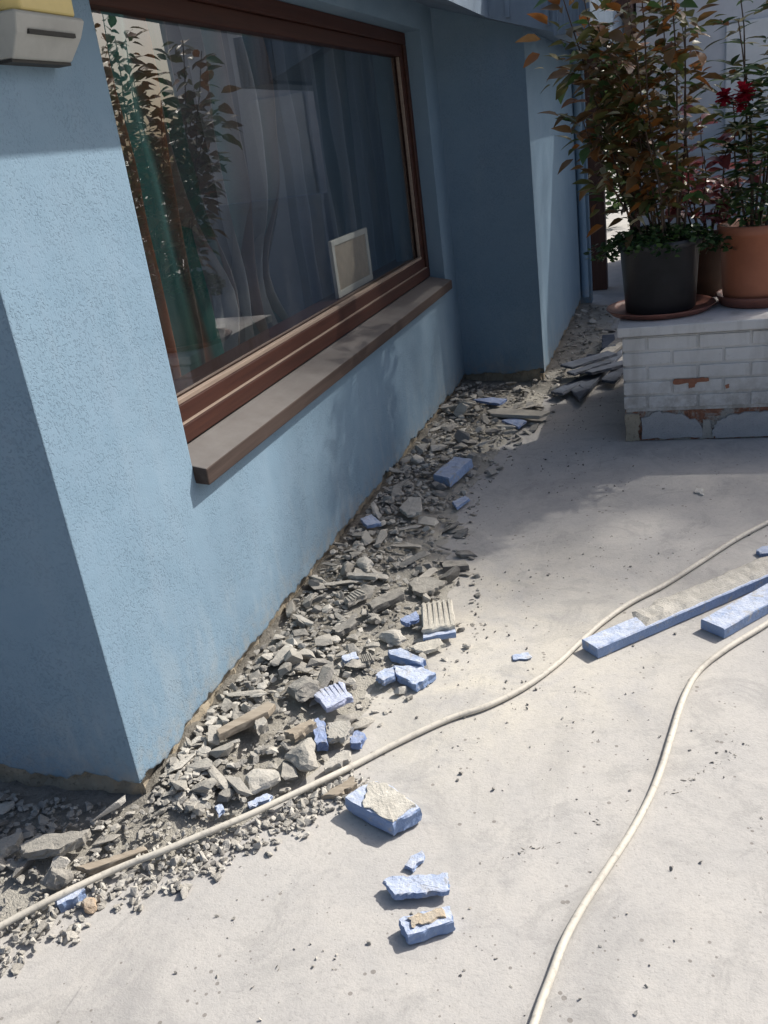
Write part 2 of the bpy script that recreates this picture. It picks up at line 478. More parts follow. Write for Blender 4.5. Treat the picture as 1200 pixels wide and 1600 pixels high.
# ------------------------------------------------------------------ setting: floor
XA = -1.30           # outer face of the window wall
gm = MB()
gm.add([(-60,-40,0),(60,-40,0),(60,120,0),(-60,120,0)], [(0,1,2,3)])
ground = gm.obj('terrace_floor', GROUND)
ground['kind'] = 'structure'

# ------------------------------------------------------------------ the blue house
house = thing('blue_house', 'blue rendered house with a big brown framed window, its wall foot hacked bare', 'house', (-2.4, 3.5, 0))
def HP(mb, name, mats, parent=house, **k):
    o = mb.obj(name, mats, None, **k)
    o.parent = parent
    o.matrix_parent_inverse = Matrix.Translation(-house.location) if parent is house else Matrix.Identity(4)
    return o

Y0, YW0, YW1, YR, YC = 1.53, 2.09, 5.20, 5.47, 8.0
XC = -.80
def skirt(mb, a, b, inward, ztop, zb=.095, amp=.021, step=.016, seed=0.0):
    """wall strip whose lower edge is broken plaster 30 mm thick"""
    a = Vector((a[0], a[1], 0)); b = Vector((b[0], b[1], 0)); L = (b - a).length
    n = max(2, int(L / step)); iv = Vector((inward[0], inward[1], 0))
    vs = []; fs = []
    for i in range(n + 1):
        p = a.lerp(b, i / n)
        j = mnoise.noise(Vector((p.x*9+seed, p.y*9, 1.7)))*amp*1.3 + mnoise.noise(Vector((p.x*45, p.y*45+seed, 4)))*amp*.7
        z = zb + j
        vs += [p + Vector((0,0,ztop)), p + Vector((0,0,z)), p + iv*.03 + Vector((0,0,z + mnoise.noise(p*30)*.012))]
    for i in range(n):
        q = i*3
        fs += [(q, q+1, q+4, q+3), (q+1, q+2, q+5, q+4)]
    mb.add(vs, fs)
wm = MB()
ZS = .26
T = .28
skirt(wm, (XA, Y0), (XA, YR), (-1, 0), ZS)
skirt(wm, (-4.6, Y0), (XA, Y0), (0, 1), ZS, zb=.1, seed=5)
skirt(wm, (XA, YR), (XC, YR), (0, 1), ZS, zb=.1, seed=9)
skirt(wm, (XC, YR), (XC, YC), (-1, 0), ZS, zb=.085, seed=13)
ZH = 2.035
wm.faces(XA-T, XA, Y0, YR, ZS, .70, 'e')
wm.faces(XA-T, XA, YW0, YW1, .60, .70, 't')
wm.faces(XA-T, XA, Y0, YW0, .70, ZH, 'en')
wm.faces(XA-T, XA, YW1, YR, .70, ZH, 'es')
wm.faces(XA-T, XA, YW0, YW1, ZH, 2.32, 'b')
wm.faces(XA-T, XA, Y0, YR, ZH, 2.32, 'e')
wm.faces(-4.6, XA, Y0, Y0+.2, ZS, 2.5, 's')
wm.faces(-4.6, XA-.06, Y0, Y0+.2, ZS, 2.5, 'n')
wm.faces(XA-T, XC, YR, YR+.25, ZS, 2.32, 'sw')
wm.faces(XA-T, XC-.06, YR, YR+.25, ZS, 2.32, 'n')
wm.faces(XC-.25, XC, YR, YC, ZS, 2.3, 'e')
wm.faces(XC-.25, XC, YR+.06, YC, ZS, 2.3, 'w')
wm.box(XC-.25, XC+.075, YC, YC+.12, .02, 2.3)
HP(wm, 'wall', STUCCO)
# raw masonry left showing under the plaster
pm = MB()
def plinth(a, b, inward, ztop=.16, step=.018, seed=0):
    a = Vector((a[0], a[1], 0)); b = Vector((b[0], b[1], 0)); L = (b - a).length
    n = max(2, int(L/step)); iv = Vector((inward[0], inward[1], 0)); rows = 8
    vs = []; fs = []
    for i in range(n+1):
        for k in range(rows+1):
            p = a.lerp(b, i/n) + Vector((0,0,-.01+(ztop+.01)*k/rows))
            d = .022 + .016*mnoise.noise(p*11+Vector((seed,0,0))) + .012*mnoise.noise(p*38)
            vs.append(p + iv*max(.004, d))
    for i in range(n):
        for k in range(rows):
            q = i*(rows+1)+k
            fs.append((q, q+rows+1, q+rows+2, q+1))
    pm.add(vs, fs)
plinth((XA, Y0+.02), (XA, YR), (-1, 0))
plinth((-4.6, Y0), (XA-.01, Y0), (0, 1), seed=3)
plinth((XA, YR), (XC-.01, YR), (0, 1), seed=6)
plinth((XC, YR+.01), (XC, YC), (-1, 0), seed=8)
HP(pm, 'bare_plinth', PLINTH)
# room behind the window, unseen back and ceiling opened to light the curtains
rm = MB()
x0, x1, y0, y1, z0, z1 = -5.0, XA-T, Y0+.2, 6.6, .3, 2.31
V = [(x0,y0,z0),(x1,y0,z0),(x1,y1,z0),(x0,y1,z0),(x0,y0,z1),(x1,y0,z1),(x1,y1,z1),(x0,y1,z1)]
rm.add(V, [(0,1,2,3),(4,5,1,0),(6,7,3,2)])
rm.box(x1-.03, x1-.005, YR+.01, y1, z0, z1)
HP(rm, 'room', ROOMW)
# eaves: one sloping soffit, wider beyond the return wall
def zso(x): return 1.938 - .348*(x + .654)
ev = MB()
def slab(xa, xb, ya, yb, th):
    vs = [(xa,ya,zso(xa)),(xb,ya,zso(xb)),(xb,yb,zso(xb)),(xa,yb,zso(xa)),(xa,ya,zso(xa)+th),(xb,ya,zso(xb)+th),(xb,yb,zso(xb)+th),(xa,yb,zso(xa)+th)]
    ev.add(vs, [(0,3,2,1),(4,5,6,7),(0,1,5,4),(1,2,6,5),(2,3,7,6),(3,0,4,7)])
slab(-2.5, -.95, .9, 5.30, .34)
slab(-2.2, -.62, 5.30, 8.6, .34)
roof = HP(ev, 'roof', EAVE)
for xx in (-1.02, -.86, -.66):
    MB().box(xx, xx+.022, 5.285, 5.30, zso(xx)+.02, zso(xx)+.33).obj('batten', EAVE, roof)
gu = MB()
gu.box(-.62, -.43, 5.28, 8.6, 1.905, 2.17)
for k in range(5):
    gu.box(-.6+k*.035, -.59+k*.035, 5.272, 5.28, 1.91, 2.16)
gu.obj('gutter', EAVE, roof, bevel=.008)
dp = MB()
dp.tube([(XC+.035, 7.86, .1), (XC+.035, 7.86, 1.95)], .032, 12)
HP(dp, 'drainpipe', STUCCO, smooth=True)

# ---- window: frame recessed in the opening
XF = XA - .085       # face of the frame
win = MB()
win.box(XF-.07, XF, YW0, YW1, .763, .818)             # bottom rail
win.box(XF-.07, XF, YW0, YW1, 1.975, 2.033)           # head
win.box(XF-.07, XF, YW0, YW0+.055, .818, 1.975)
win.box(XF-.07, XF, YW1-.05, YW1, .818, 1.975)
window = HP(win, 'window', MAHOG, bevel=.004)
def WP(mb, name, m, **k): return mb.obj(name, m, window, **k)
b = .055
sa = MB()
XS = XF - .012
sa.box(XS-.05, XS, YW0+.056, YW1-.051, .8195, .874)
sa.box(XS-.05, XS, YW0+.056, YW1-.051, 1.918, 1.9745)
sa.box(XS-.05, XS, YW0+.056, YW0+.11, .874, 1.918)
sa.box(XS-.05, XS, YW1-.10, YW1-.051, .874, 1.918)
WP(sa, 'sash', MAHOG, bevel=.004)
gbm = MB()
gbm.box(XS-.022, XS-.002, YW0+.11, YW1-.10, .8745, .889)
gbm.box(XS-.022, XS-.006, YW1-.112, YW1-.1005, .889, 1.917)
gbm.box(XF-.016, XF-.001, YW0+.056, YW1-.051, .8182, .8228)
WP(gbm, 'glazing_bead', BEAD, bevel=.002)
gp = MB()
for xx in (XS-.028,):
    gp.add([(xx, YW0+.1, .872), (xx, YW1-.09, .872), (xx, YW1-.09, 1.92), (xx, YW0+.1, 1.92)], [(0,1,2,3)])
WP(gp, 'pane', GLASS)
# weathered outer sill, sloping out
sv = []
xi, xo = XF-.001, XA+.042
for yy in (YW0+.001, YW1-.012):
    sv += [(xi, yy, .7625), (xo, yy, .733), (xo, yy, .683), (xi, yy, .702)]
sm = MB(); sm.add(sv, [(0,1,2,3), (7,6,5,4), (0,4,5,1), (1,5,6,2), (2,6,7,3), (3,7,4,0)])
WP(sm, 'sill', SILL, bevel=.004)
ib = MB(); ib.box(XF-.24, XF-.071, YW0, YW1+.6, .83, .862)
WP(ib, 'inner_board', MAHOG, bevel=.004)

# ------------------------------------------------------------------ things inside the window
def curtain(name, label, m, xa, ya, yb, z0, z1, folds, amp, pinch=None, seed=0, drift=0.0):
    nu, nv = 150, 26
    vs = []; fs = []; uvs = []
    for j in range(nv+1):
        t = j/nv; z = z0 + (z1-z0)*t
        for i in range(nu+1):
            u = i/nu
            y = ya + (yb-ya)*u
            if pinch:
                pz, py, k = pinch
                q = math.exp(-((z-pz)/.28)**2)*k
                y = y*(1-q) + py*q
            y += drift*(1-t)
            ph = u*folds*2*math.pi + 1.3*mnoise.noise(Vector((u*5+seed, z*.9, 0)))
            x = xa + amp*math.sin(ph)*(0.75+.35*mnoise.noise(Vector((u*7, seed, z)))) + .02*mnoise.noise(Vector((u*22, z*3, seed)))
            vs.append((x, y + amp*.35*math.cos(ph*1.0+.6), z)); uvs.append((u, t))
    for j in range(nv):
        for i in range(nu):
            q = j*(nu+1)+i
            fs.append((q, q+1, q+nu+2, q+nu+1))
    cx, cy = xa, (ya+yb)/2
    me = mesh_from(name, [(x-cx, y-cy, z-z0) for x, y, z in vs], fs, m, smooth=True)
    uvl = me.uv_layers.new(name='UVMap')
    for lp in me.loops: uvl.data[lp.index].uv = uvs[lp.vertex_index]
    o = bpy.data.objects.new(name, me); o.location = (cx, cy, z0); link(o)
    return tag(o, label, 'curtain')
curtain('curtain', 'brown and dark green striped curtain hanging at the left end of the window', C_STRIPE, -1.72, 2.0, 3.12, .32, 2.2, 5, .07, seed=1)
curtain('curtain', 'pale grey curtain gathered into swirling folds in the middle of the window', C_GREY, -1.76, 3.0, 4.15, .32, 2.2, 6, .085, pinch=(1.02, 3.5, .6), seed=7)
curtain('curtain', 'dark blue grey curtain hanging straight behind the right part of the window', C_DARK, -1.72, 4.05, 6.1, .32, 2.2, 13, .045, seed=12)
pn = thing('framed_panel', 'small beige panel in a pale frame standing on the ledge behind the glass', 'panel', (XF-.15, 4.3, .862))
def FB(y0, y1, z0, z1, d=.018): return MB().box(-d/2, d/2, y0, y1, z0, z1)
fr = FB(-.27,.27,0,.03); fr.box(-.009,.009,-.27,.27,.235,.262); fr.box(-.009,.009,-.27,-.235,.03,.235); fr.box(-.009,.009,.235,.27,.03,.235)
fr.obj('frame', WHITEF, pn, bevel=.003)
FB(-.234,.234,.031,.234,.008).obj('panel', PANELM, pn)

# ------------------------------------------------------------------ alarm siren on the wall
sr = thing('alarm_siren', 'yellow and grey alarm siren box fixed on the blue wall left of the window', 'siren', (XA, 1.80, 1.752))
prof = [(0,.0),(.045,.0),(.075,.042),(.088,.074),(.082,.081),(0,.081)]
def siren_prof(ya, yb, tap=.016):
    m = MB(); n = len(prof); vs = []
    for yy, sg in ((ya, 1), (yb, -1)):
        for x, z in prof:
            k = tap*(1 - min(1, z/.07))
            vs.append((x, yy + sg*k - sg*(.0), z))
    m.add(vs, [tuple(range(n))[::-1], tuple(range(n, 2*n))] + [(i, (i+1)%n, n+(i+1)%n, n+i) for i in range(n)])
    return m
siren_prof(-.115, .115).obj('housing', SIRENG, sr, bevel=.004)
MB().box(.0735, .0815, -.078, .078, .0405, .0485).obj('slot', SLOT, sr)
yc = MB()
ys = []
for (z, xx, ya, yb) in ((.082, .078, -.092, .1), (.22, .082, -.1, .1), (.3, .06, -.09, .09)):
    ys += [(0, ya-.02, z), (xx*.7, ya-.012, z), (xx, ya+.012, z), (xx, yb, z), (0, yb+.004, z)]
yf = []
for j in (0, 1):
    for i in range(5): yf.append((j*5+i, j*5+(i+1)%5, (j+1)*5+(i+1)%5, (j+1)*5+i))
yf += [(4,3,2,1,0), (10,11,12,13,14)]
yc.add(ys, yf)
yc.obj('cover', SIRENY, sr, bevel=.005)
sc_ = MB(); sc_.box(.006, .04, -.1, .1, -.006, .0)
sc_.obj('base_plate', SLOT, sr)

# ------------------------------------------------------------------ white brick planter
PX, PY, PTOP = -.262, 4.357, .568
pl = thing('brick_planter', 'white painted brick planter wall with a slab top and a crumbling grey foot', 'planter', (PX, PY, 0))
def PL(mb, name, m, **k): return mb.obj(name, m, pl, **k)
core = MB(); core.box(.009, 2.9, .009, 1.1, .15, .515)
PL(core, 'core', WHITEB)
ft = MB()
ft.box(.004, 2.9, .012, 1.1, -.01, .151)
PL(ft, 'brick_foot', FOOTM)
cap = MB(); cap.box(-.022, 2.92, -.018, 1.12, .522, PTOP)
PL(cap, 'slab_top', WHITEB, bevel=.006)
ch, bl, jt = .0712, .2285, .011
def brick_mesh(L, d=.1):
    m = MB()
    m.box(0, L, 0, d, 0, ch-jt)
    return m.mesh('brick', WHITEB)
bms = {}
for row in range(5):
    z = .166 + row*ch
    x = 0.0; first = True
    while x < .98:
        L = bl - jt
        if first and row % 2 == 0: L = .105
        first = False
        key = (round(L, 3))
        if key not in bms: bms[key] = brick_mesh(L)
        o = bpy.data.objects.new('brick', bms[key])
        o.location = (x, .0 + rnd(-.0015, .0012), z + rnd(-.001, .001))
        o.rotation_euler = (rnd(-.01, .01), rnd(-.006, .006), rnd(-.006, .006))
        link(o, pl)
        mdf = o.modifiers.new('bevel', 'BEVEL'); mdf.width = .004; mdf.segments = 2
        x += L + jt
def relief(name, poly, y_out, depth, m, jit=.0065):
    """flat patch on the planter face with its own thickness and crumbly outline (x, z in world)"""
    pts = []
    for i, (x, z) in enumerate(poly):
        x2, z2 = poly[(i+1) % len(poly)]
        for k in range(4):
            t = k/4
            pts.append((x+(x2-x)*t+rnd(-jit, jit)*(k > 0), z+(z2-z)*t+rnd(-jit, jit)*(k > 0)))
    n = len(pts); mb = MB()
    vs = [(x-PX, y_out, max(.0, z)) for x, z in pts] + [(x-PX, y_out+depth, max(.0, z)) for x, z in pts]
    cx = sum(v[0] for v in vs[:n])/n; cz = sum(v[2] for v in vs[:n])/n
    vs.append((cx, y_out-.001, cz))
    mb.add(vs, [(i, (i+1) % n, 2*n) for i in range(n)] + [(i, i+n, (i+1) % n+n, (i+1) % n) for i in range(n)])
    return PL(mb, name, m)
PANEL1 = [(-.183, .117), (-.108, .149), (-.057, .14), (.018, .123), (.075, .094), (.094, .058), (.094, .013), (-.039, .013), (-.182, .01)]
PANEL2 = [(.144, .029), (.15, .07), (.187, .103), (.242, .122), (.327, .129), (.386, .13), (.6, .12), (.6, .01), (.157, .007)]
relief('render_patch', PANEL1, -.004, .02, RENDERG)
relief('render_patch', PANEL2, -.004, .02, RENDERG)
relief('mortar_patch', [(.086, .004), (.15, .006), (.14, .03), (.13, .095), (.1, .1)], .002, .014, PALE)
relief('brick_chip', [(-.034, .297), (-.025, .307), (.081, .305), (.123, .306), (.127, .29), (.074, .286), (.062, .262), (.037, .257), (.034, .285), (-.019, .279), (-.034, .284)], -.0035, .006, REDB, .003)
relief('brick_chip', [(.197, .265), (.215, .271), (.215, .253), (.203, .248)], -.0035, .006, REDB, .002)
relief('mortar_patch', [(-.26, .14), (-.19, .142), (-.185, .11), (-.2, .05), (-.188, .003), (-.26, .002)], -.002, .016, PLINTH, .006)

# ------------------------------------------------------------------ pots and plants
def leaf_mesh(name, L, W, m, fold=.3, droop=.25, seg=4, shape='lance'):
    vs = []; fs = []
    for i in range(seg+1):
        t = i/seg
        if shape == 'lance': wd = W*math.sin(math.pi*min(.999, t**.85))*(1-.25*t)
        else: wd = W*(math.sin(math.pi*t**.7)**.7 if 0 < t < 1 else 0)
        wd = max(wd, W*.03)
        x = L*t; z = -droop*L*t*t
        vs += [(x, -wd/2, z+fold*wd/2), (x, 0, z), (x, wd/2, z+fold*wd/2)]
    for i in range(seg):
        q = i*3
        fs += [(q, q+3, q+4, q+1), (q+1, q+4, q+5, q+2)]
    return mesh_from(name, vs, fs, m, smooth=True)

def orient(d, roll):
    d = Vector(d).normalized()
    q = d.to_track_quat('X', 'Z')
    return q @ Matrix.Rotation(roll, 3, 'X').to_quaternion()

def put_leaf(parent, me, p, d, roll, sc, name='leaf'):
    o = bpy.data.objects.new(name, me)
    o.rotation_mode = 'QUATERNION'
    o.location = p; o.rotation_quaternion = orient(d, roll); o.scale = (sc, sc, sc)
    return link(o, parent)

def foliage_mesh(items):
    """join many (mesh, matrix) leaves into one MB, keeping material indices by mesh"""
    mb = MB(); mats = []
    for me, mtx in items:
        m = me.materials[0]
        if m not in mats: mats.append(m)
        mb.add([mtx @ v.co for v in me.vertices], [tuple(p.vertices) for p in me.polygons], mats.index(m))
    return mb, mats

def lm(p, d, roll, sc):
    return Matrix.Translation(p) @ orient(d, roll).to_matrix().to_4x4() @ Matrix.Scale(sc, 4)

def rdir(zmin=-.4, zmax=.9):
    a = rnd(0, 2*math.pi)
    return Vector((math.cos(a), math.sin(a), rnd(zmin, zmax)))

def pot_on(thing_o, prof, m, soil_r, soil_z, name='pot', rim=None):
    mb = MB(); mb.lathe(prof, 48)
    mb.obj(name, m, thing_o, smooth=True)
    s_ = MB(); s_.lathe([(0.001, soil_z+.012), (soil_r*.6, soil_z+.008), (soil_r, soil_z)], 32)
    s_.obj('soil', SOIL, thing_o)

def dish(loc, r, h, m, label):
    mb = MB(); mb.lathe([(.001, .0), (r*.84, .0), (r*.9, .004), (r*.97, h*.8), (r, h), (r*.985, h+.003), (r*.94, h*.85), (r*.86, .012), (.001, .011)], 56)
    o = mb.obj('saucer', m, None, smooth=True, loc=loc)
    return tag(o, label, 'saucer')

def stems(parent, list_of_paths, rads, m, name='stem'):
    for p, r in zip(list_of_paths, rads):
        mb = MB(); n = len(p)
        mb.tube(p, [r*(1-.65*i/(n-1)) for i in range(n)], 6)
        mb.obj(name, m, parent, smooth=True)

def make_path(base, top, bend, n=9, wig=.02):
    base = Vector(base); top = Vector(top); out = []
    s = rnd(0, 50)
    for i in range(n):
        t = i/(n-1)
        p = base.lerp(top, t) + Vector(bend)*math.sin(math.pi*t)
        p += Vector((mnoise.noise(Vector((t*3+s, 0, 0))), mnoise.noise(Vector((0, t*3+s, 0))), 0))*wig*(t > 0)
        out.append(p)
    return out

# black pot with the brown-leaved shrub
BP = Vector((-.095, 4.69, PTOP))
dish(BP, .262, .03, RUST, 'wide red brown saucer under the black pot, its rim over the planter edge')
pb = thing('potted_shrub', 'tall brown leaved shrub with ivy at its foot in the black plastic pot', 'plant', BP + Vector((0,0,.012)))
pot_on(pb, [(.001, 0), (.158, 0), (.166, .006), (.186, .3), (.196, .302), (.198, .335), (.188, .337), (.182, .3), (.17, .29)], BLACKP, .176, .3)
lb = [leaf_mesh('leaf', .09, .05, L_BROWN), leaf_mesh('leaf', .085, .046, L_OLIVE), leaf_mesh('leaf', .09, .055, L_ORANGE, shape='oval'), leaf_mesh('leaf', .08, .028, L_CREAM, .5), leaf_mesh('leaf', .08, .042, L_GREEN)]
wts = [8, 8, 3, 2, 4]
paths = []
for k in range(15):
    a = 2*math.pi*k/15 + rnd(-.3, .3); r0 = rnd(.02, .11)
    sx = -.145 + .24*math.cos(a)*rnd(.5, 1.15); sy = .22*math.sin(a)*rnd(.4, 1)
    top = (sx, sy, rnd(1.25, 1.75) if k % 3 else rnd(.9, 1.3))
    paths.append(make_path((r0*math.cos(a), r0*math.sin(a), .3), top, (rnd(-.05, .05), rnd(-.05, .05), 0)))
# two low side branches leaning out over the wall corner
paths.append(make_path((-.05, 0, .9), (-.42, -.05, 1.26), (0, 0, .06)))
paths.append(make_path((-.05, 0, .75), (-.40, .02, 1.12), (0, 0, .05)))
paths.append(make_path((-.05, -.02, .55), (-.28, -.08, .82), (0, 0, .05)))
stems(pb, paths, [.0065]*15 + [.004]*3, BARK)
extra = []
cands = []
for k_, p in enumerate(paths):
    n = len(p)
    for q in range(100 if k_ < 15 else 28):
        t = rnd(.1, 1)**.8
        i = min(n-2, int(t*(n-1))); f = t*(n-1)-i
        pos = p[i].lerp(p[i+1], f)
        cands.append((pos, t))
random.shuffle(cands)
for k, (pos, t) in enumerate(cands):
    me = random.choices(lb, wts)[0]
    d = rdir(-.5, .9)
    tw = pos + d.normalized()*rnd(.0, .14)
    sc = rnd(.5, 1.3)*(.8+.3*t)
    if k < 290: put_leaf(pb, me, tw, d, rnd(-.8, .8), sc)
    else: extra.append((me, lm(tw, d, rnd(-.8, .8), sc)))
mb, mts = foliage_mesh(extra)
mb.obj('foliage', mts, pb, smooth=True)['kind'] = 'stuff'
small = [leaf_mesh('small_leaf', .03, .022, L_DEEP, shape='oval'), leaf_mesh('small_leaf', .03, .022, L_GREEN, shape='oval')]
it = []
for k in range(1300):
    a = rnd(0, 2*math.pi); r = .27*math.sqrt(rnd(0, 1))
    z = .335 + .06*rnd(0, 1)*(1-(r/.32)**2) + .02*mnoise.noise(Vector((math.cos(a)*2, math.sin(a)*2, 0)))
    if r > .195: z -= (r-.195)*rnd(.2, 1.0)
    if r > .19 and mnoise.noise(Vector((a*2, 3, 0))) < -.15: continue
    it.append((random.choice(small), lm((r*math.cos(a), r*math.sin(a), z), rdir(-.2, .9), rnd(-1, 1), rnd(.6, 1.3))))
for k in range(110):      # runners hanging to the left and right of the rim
    sd = -1 if k % 2 else 1
    it.append((random.choice(small), lm((sd*rnd(.2, .33), rnd(-.12, .02), .33-rnd(0, .07)), rdir(-.6, .6), rnd(-1, 1), rnd(.7, 1.3))))
mb, mts = foliage_mesh(it)
mb.obj('ground_ivy', mts, pb, smooth=True)['kind'] = 'stuff'

# orange pot
OP = Vector((.375, 4.75, PTOP))
dish(OP, .212, .05, RUST, 'deep red brown saucer under the orange pot')
po = thing('potted_shrub', 'green shrub with red blooms in the orange terracotta coloured pot', 'plant', OP + Vector((0,0,.012)))
pot_on(po, [(.001, 0), (.165, 0), (.172, .005), (.18, .05), (.192, .315), (.2, .318), (.206, .33), (.208, .362), (.2, .366), (.188, .36), (.182, .33), (.17, .32)], TERRA, .184, .33)
lg = [leaf_mesh('leaf', .1, .032, L_GREEN), leaf_mesh('leaf', .1, .034, L_DEEP), leaf_mesh('leaf', .09, .032, L_OLIVE), leaf_mesh('leaf', .08, .02, L_CREAM, .5), leaf_mesh('leaf', .07, .035, L_ORANGE, shape='oval')]
wg = [6, 7, 3, 1.6, 1]
paths = []
for k in range(13):
    a = 2*math.pi*k/13 + rnd(-.2, .2)
    paths.append(make_path((.06*math.cos(a), .06*math.sin(a), .3), (.27*math.cos(a)*rnd(.4, 1.1)+.08, .26*math.sin(a)*rnd(.4, 1), rnd(.75, 1.6)), (rnd(-.04, .04), rnd(-.04, .04), 0)))
stems(po, paths, [.0075]*13, BARK)
cands = []
for p in paths:
    n = len(p)
    for q in range(14):
        t = rnd(.3, 1); i = min(n-2, int(t*(n-1))); pos = p[i].lerp(p[i+1], t*(n-1)-i)
        tip = pos + rdir(.0, .8).normalized()*rnd(.02, .12)
        for w_ in range(6):
            a = 2*math.pi*w_/6 + rnd(-.3, .3)
            cands.append((tip, Vector((math.cos(a), math.sin(a), rnd(-.1, .7)))))
random.shuffle(cands); extra = []
for k, (pos, d) in enumerate(cands):
    me = random.choices(lg, wg)[0]; sc = rnd(.65, 1.1)
    if k < 280: put_leaf(po, me, pos, d, rnd(-.6, .6), sc)
    else: extra.append((me, lm(pos, d, rnd(-.6, .6), sc)))
for k in range(230):      # low leafy mass above the rim
    a = rnd(0, 6.28); r = .2*math.sqrt(rnd(0, 1)); z = .34+rnd(0, .16)
    extra.append((random.choice(lg[:2]), lm((r*math.cos(a), r*math.sin(a), z), rdir(.0, 1.2), rnd(-1, 1), rnd(.5, .9))))
mb, mts = foliage_mesh(extra)
mb.obj('foliage', mts, po, smooth=True)['kind'] = 'stuff'
# pale star-shaped leaf whorl
for w_ in range(9):
    a = 2*math.pi*w_/9
    put_leaf(po, lg[3], Vector((-.125, -.12, .78)), Vector((math.cos(a), math.sin(a)*.6-.3, .25+.5*math.sin(a))), rnd(-.4, .4), rnd(.8, 1.1))
# two ruffled red blooms
def bloom(parent, c, r):
    mb = MB()
    for ring in range(4):
        for k in range(7):
            a = 2*math.pi*k/7 + ring*.45; ph = .15 + ring*.4
            d = Vector((math.cos(a)*math.cos(ph), math.sin(a)*math.cos(ph), math.sin(ph)))
            d = Vector((d.x, -d.z, d.y)); t = d.cross(Vector((0,0,1))).normalized()
            u = t.cross(d); rr = r*(1-.12*ring)
            vs = [Vector((0,0,0))]
            for j in range(5):
                q = (j-2)/2
                vs.append(d*rr*(.92+.1*rnd(-1, 1)) + t*q*rr*.5 + u*rnd(-.15, .15)*rr)
            mb.add(vs, [(0, j, j+1) for j in range(1, 5)])
    mb.obj('flower', L_FLOWER, parent, loc=c)
bloom(po, Vector((-.185, -.1, .925)), .042)
bloom(po, Vector((-.105, -.12, .93)), .052)
bloom(po, Vector((-.12, -.13, .885)), .036)

# red leaved plant between and behind the two pots
RP = Vector((.13, 5.06, PTOP))
pr = thing('potted_shrub', 'maroon leaved plant in a brown pot half hidden between the black and orange pots', 'plant', RP)
pot_on(pr, [(.001, 0), (.12, 0), (.15, .27), (.16, .275), (.16, .3), (.148, .3), (.14, .27)], BROWNP, .138, .27)
lr = [leaf_mesh('leaf', .095, .06, L_RED, shape='oval'), leaf_mesh('leaf', .085, .04, L_BROWN), leaf_mesh('leaf', .09, .045, L_RED), leaf_mesh('leaf', .07, .02, L_CREAM)]
paths = []
for k in range(11):
    a = 2*math.pi*k/11
    paths.append(make_path((.05*math.cos(a), .05*math.sin(a), .26), (.26*math.cos(a)*rnd(.5, 1.1), .2*math.sin(a)-.05, rnd(.45, .95)), (0, 0, .03)))
stems(pr, paths, [.006]*11, BARK)
n_ = 0
for p in paths:
    for q in range(27):
        t = rnd(.25, 1); i = min(7, int(t*8)); pos = p[i].lerp(p[i+1], t*8-i)
        put_leaf(pr, random.choices(lr, [6, 3, 4, .8])[0], pos, rdir(-.4, .7), rnd(-.8, .8), rnd(.6, 1.15))

# ------------------------------------------------------------------ pergola, neighbour and greenery behind
pg = thing('pergola', 'dark brown timber pergola posts and beam beyond the end of the blue wall', 'pergola', (-.7, 9, 0))
MB().box(-.105, .055, -.3, -.14, 0, 2.3).obj('post', POSTW, pg, bevel=.006)
MB().box(.20, .345, 1.1, 1.25, 0, 2.3).obj('post', POSTW, pg, bevel=.006)
bm_ = MB(); bm_.box(.1, .36, -1.2, 2.0, 2.2, 2.5); bm_.box(-.12, .08, -.35, 2.0, 2.3, 2.5)
bm_.obj('beam', POSTW, pg, bevel=.008)
nb = thing('neighbour_house', 'pale grey rendered house wall standing behind the potted shrubs', 'house', (1.8, 8.25, 0))
MB().box(-2.12, -.2, 0, 2.6, 0, 3.5).obj('wall', GREYW, nb)
MB().box(-1.46, -.94, -.03, -.002, 1.0, 2.02).obj('shutter', SHUT, nb, bevel=.008)
pw = MB(); pw.box(-1.05, .4, -.1, .1, 0, 1.14); pw.box(-1.07, .42, -.12, .12, 1.14, 1.19)
tag(pw.obj('parapet', BLUEW, None, loc=(1.1, 7.7, 0)), 'low blue grey parapet glimpsed through the shrubs', 'wall')

def leafy(name, label, loc, blobs, n, leaf, trunk=None, seed=0):
    t_ = thing(name, label, 'tree' if trunk else 'bush', loc)
    if trunk:
        for pth, r in trunk:
            m = MB(); k = len(pth)
            m.tube(pth, [r*(1-.5*i/(k-1)) for i in range(k)], 10)
            m.obj('trunk', BARK, t_, smooth=True)
    it = []
    tot = sum(b_[3]*b_[4]*b_[5] for b_ in blobs)
    for (x, y, z, rx, ry, rz) in blobs:
        for q in range(int(n*rx*ry*rz/tot)):
            d = Vector((random.gauss(0, 1), random.gauss(0, 1), random.gauss(0, 1))).normalized()*rnd(0, 1)**.45
            p = Vector((x+d.x*rx, y+d.y*ry, z+d.z*rz))
            if mnoise.noise(p*2.3+Vector((seed, 0, 0))) < -.3: continue
            it.append((random.choice(leaf), lm(p, rdir(-.5, .6), rnd(-1.2, 1.2), rnd(.7, 1.3))))
    mb, mts = foliage_mesh(it)
    mb.obj('crown', mts, t_, smooth=True)['kind'] = 'stuff'
    return t_
big = [leaf_mesh('tree_leaf', .13, .075, L_DEEP, shape='oval', seg=3), leaf_mesh('tree_leaf', .12, .07, L_GREEN, shape='oval', seg=3)]
leafy('bush', 'dense green bush seen between the two pergola posts', (-1.3, 13.8, 0), [(0, 0, .9, .9, .7, .9), (.4, .3, 1.6, .8, .6, .8), (-.6, .2, 1.2, .8, .6, .9)], 4200, big, seed=3)
leafy('bush', 'rounded green bush at the corner of the pale neighbour house', (4.5, 11.2, 0), [(0, 0, .9, 1.0, .7, 1.0), (-.6, .2, 1.3, .7, .6, .7)], 2200, big, seed=5)
TX, TY, TZ = 9.1, 15.6, 12.6
blobs = []
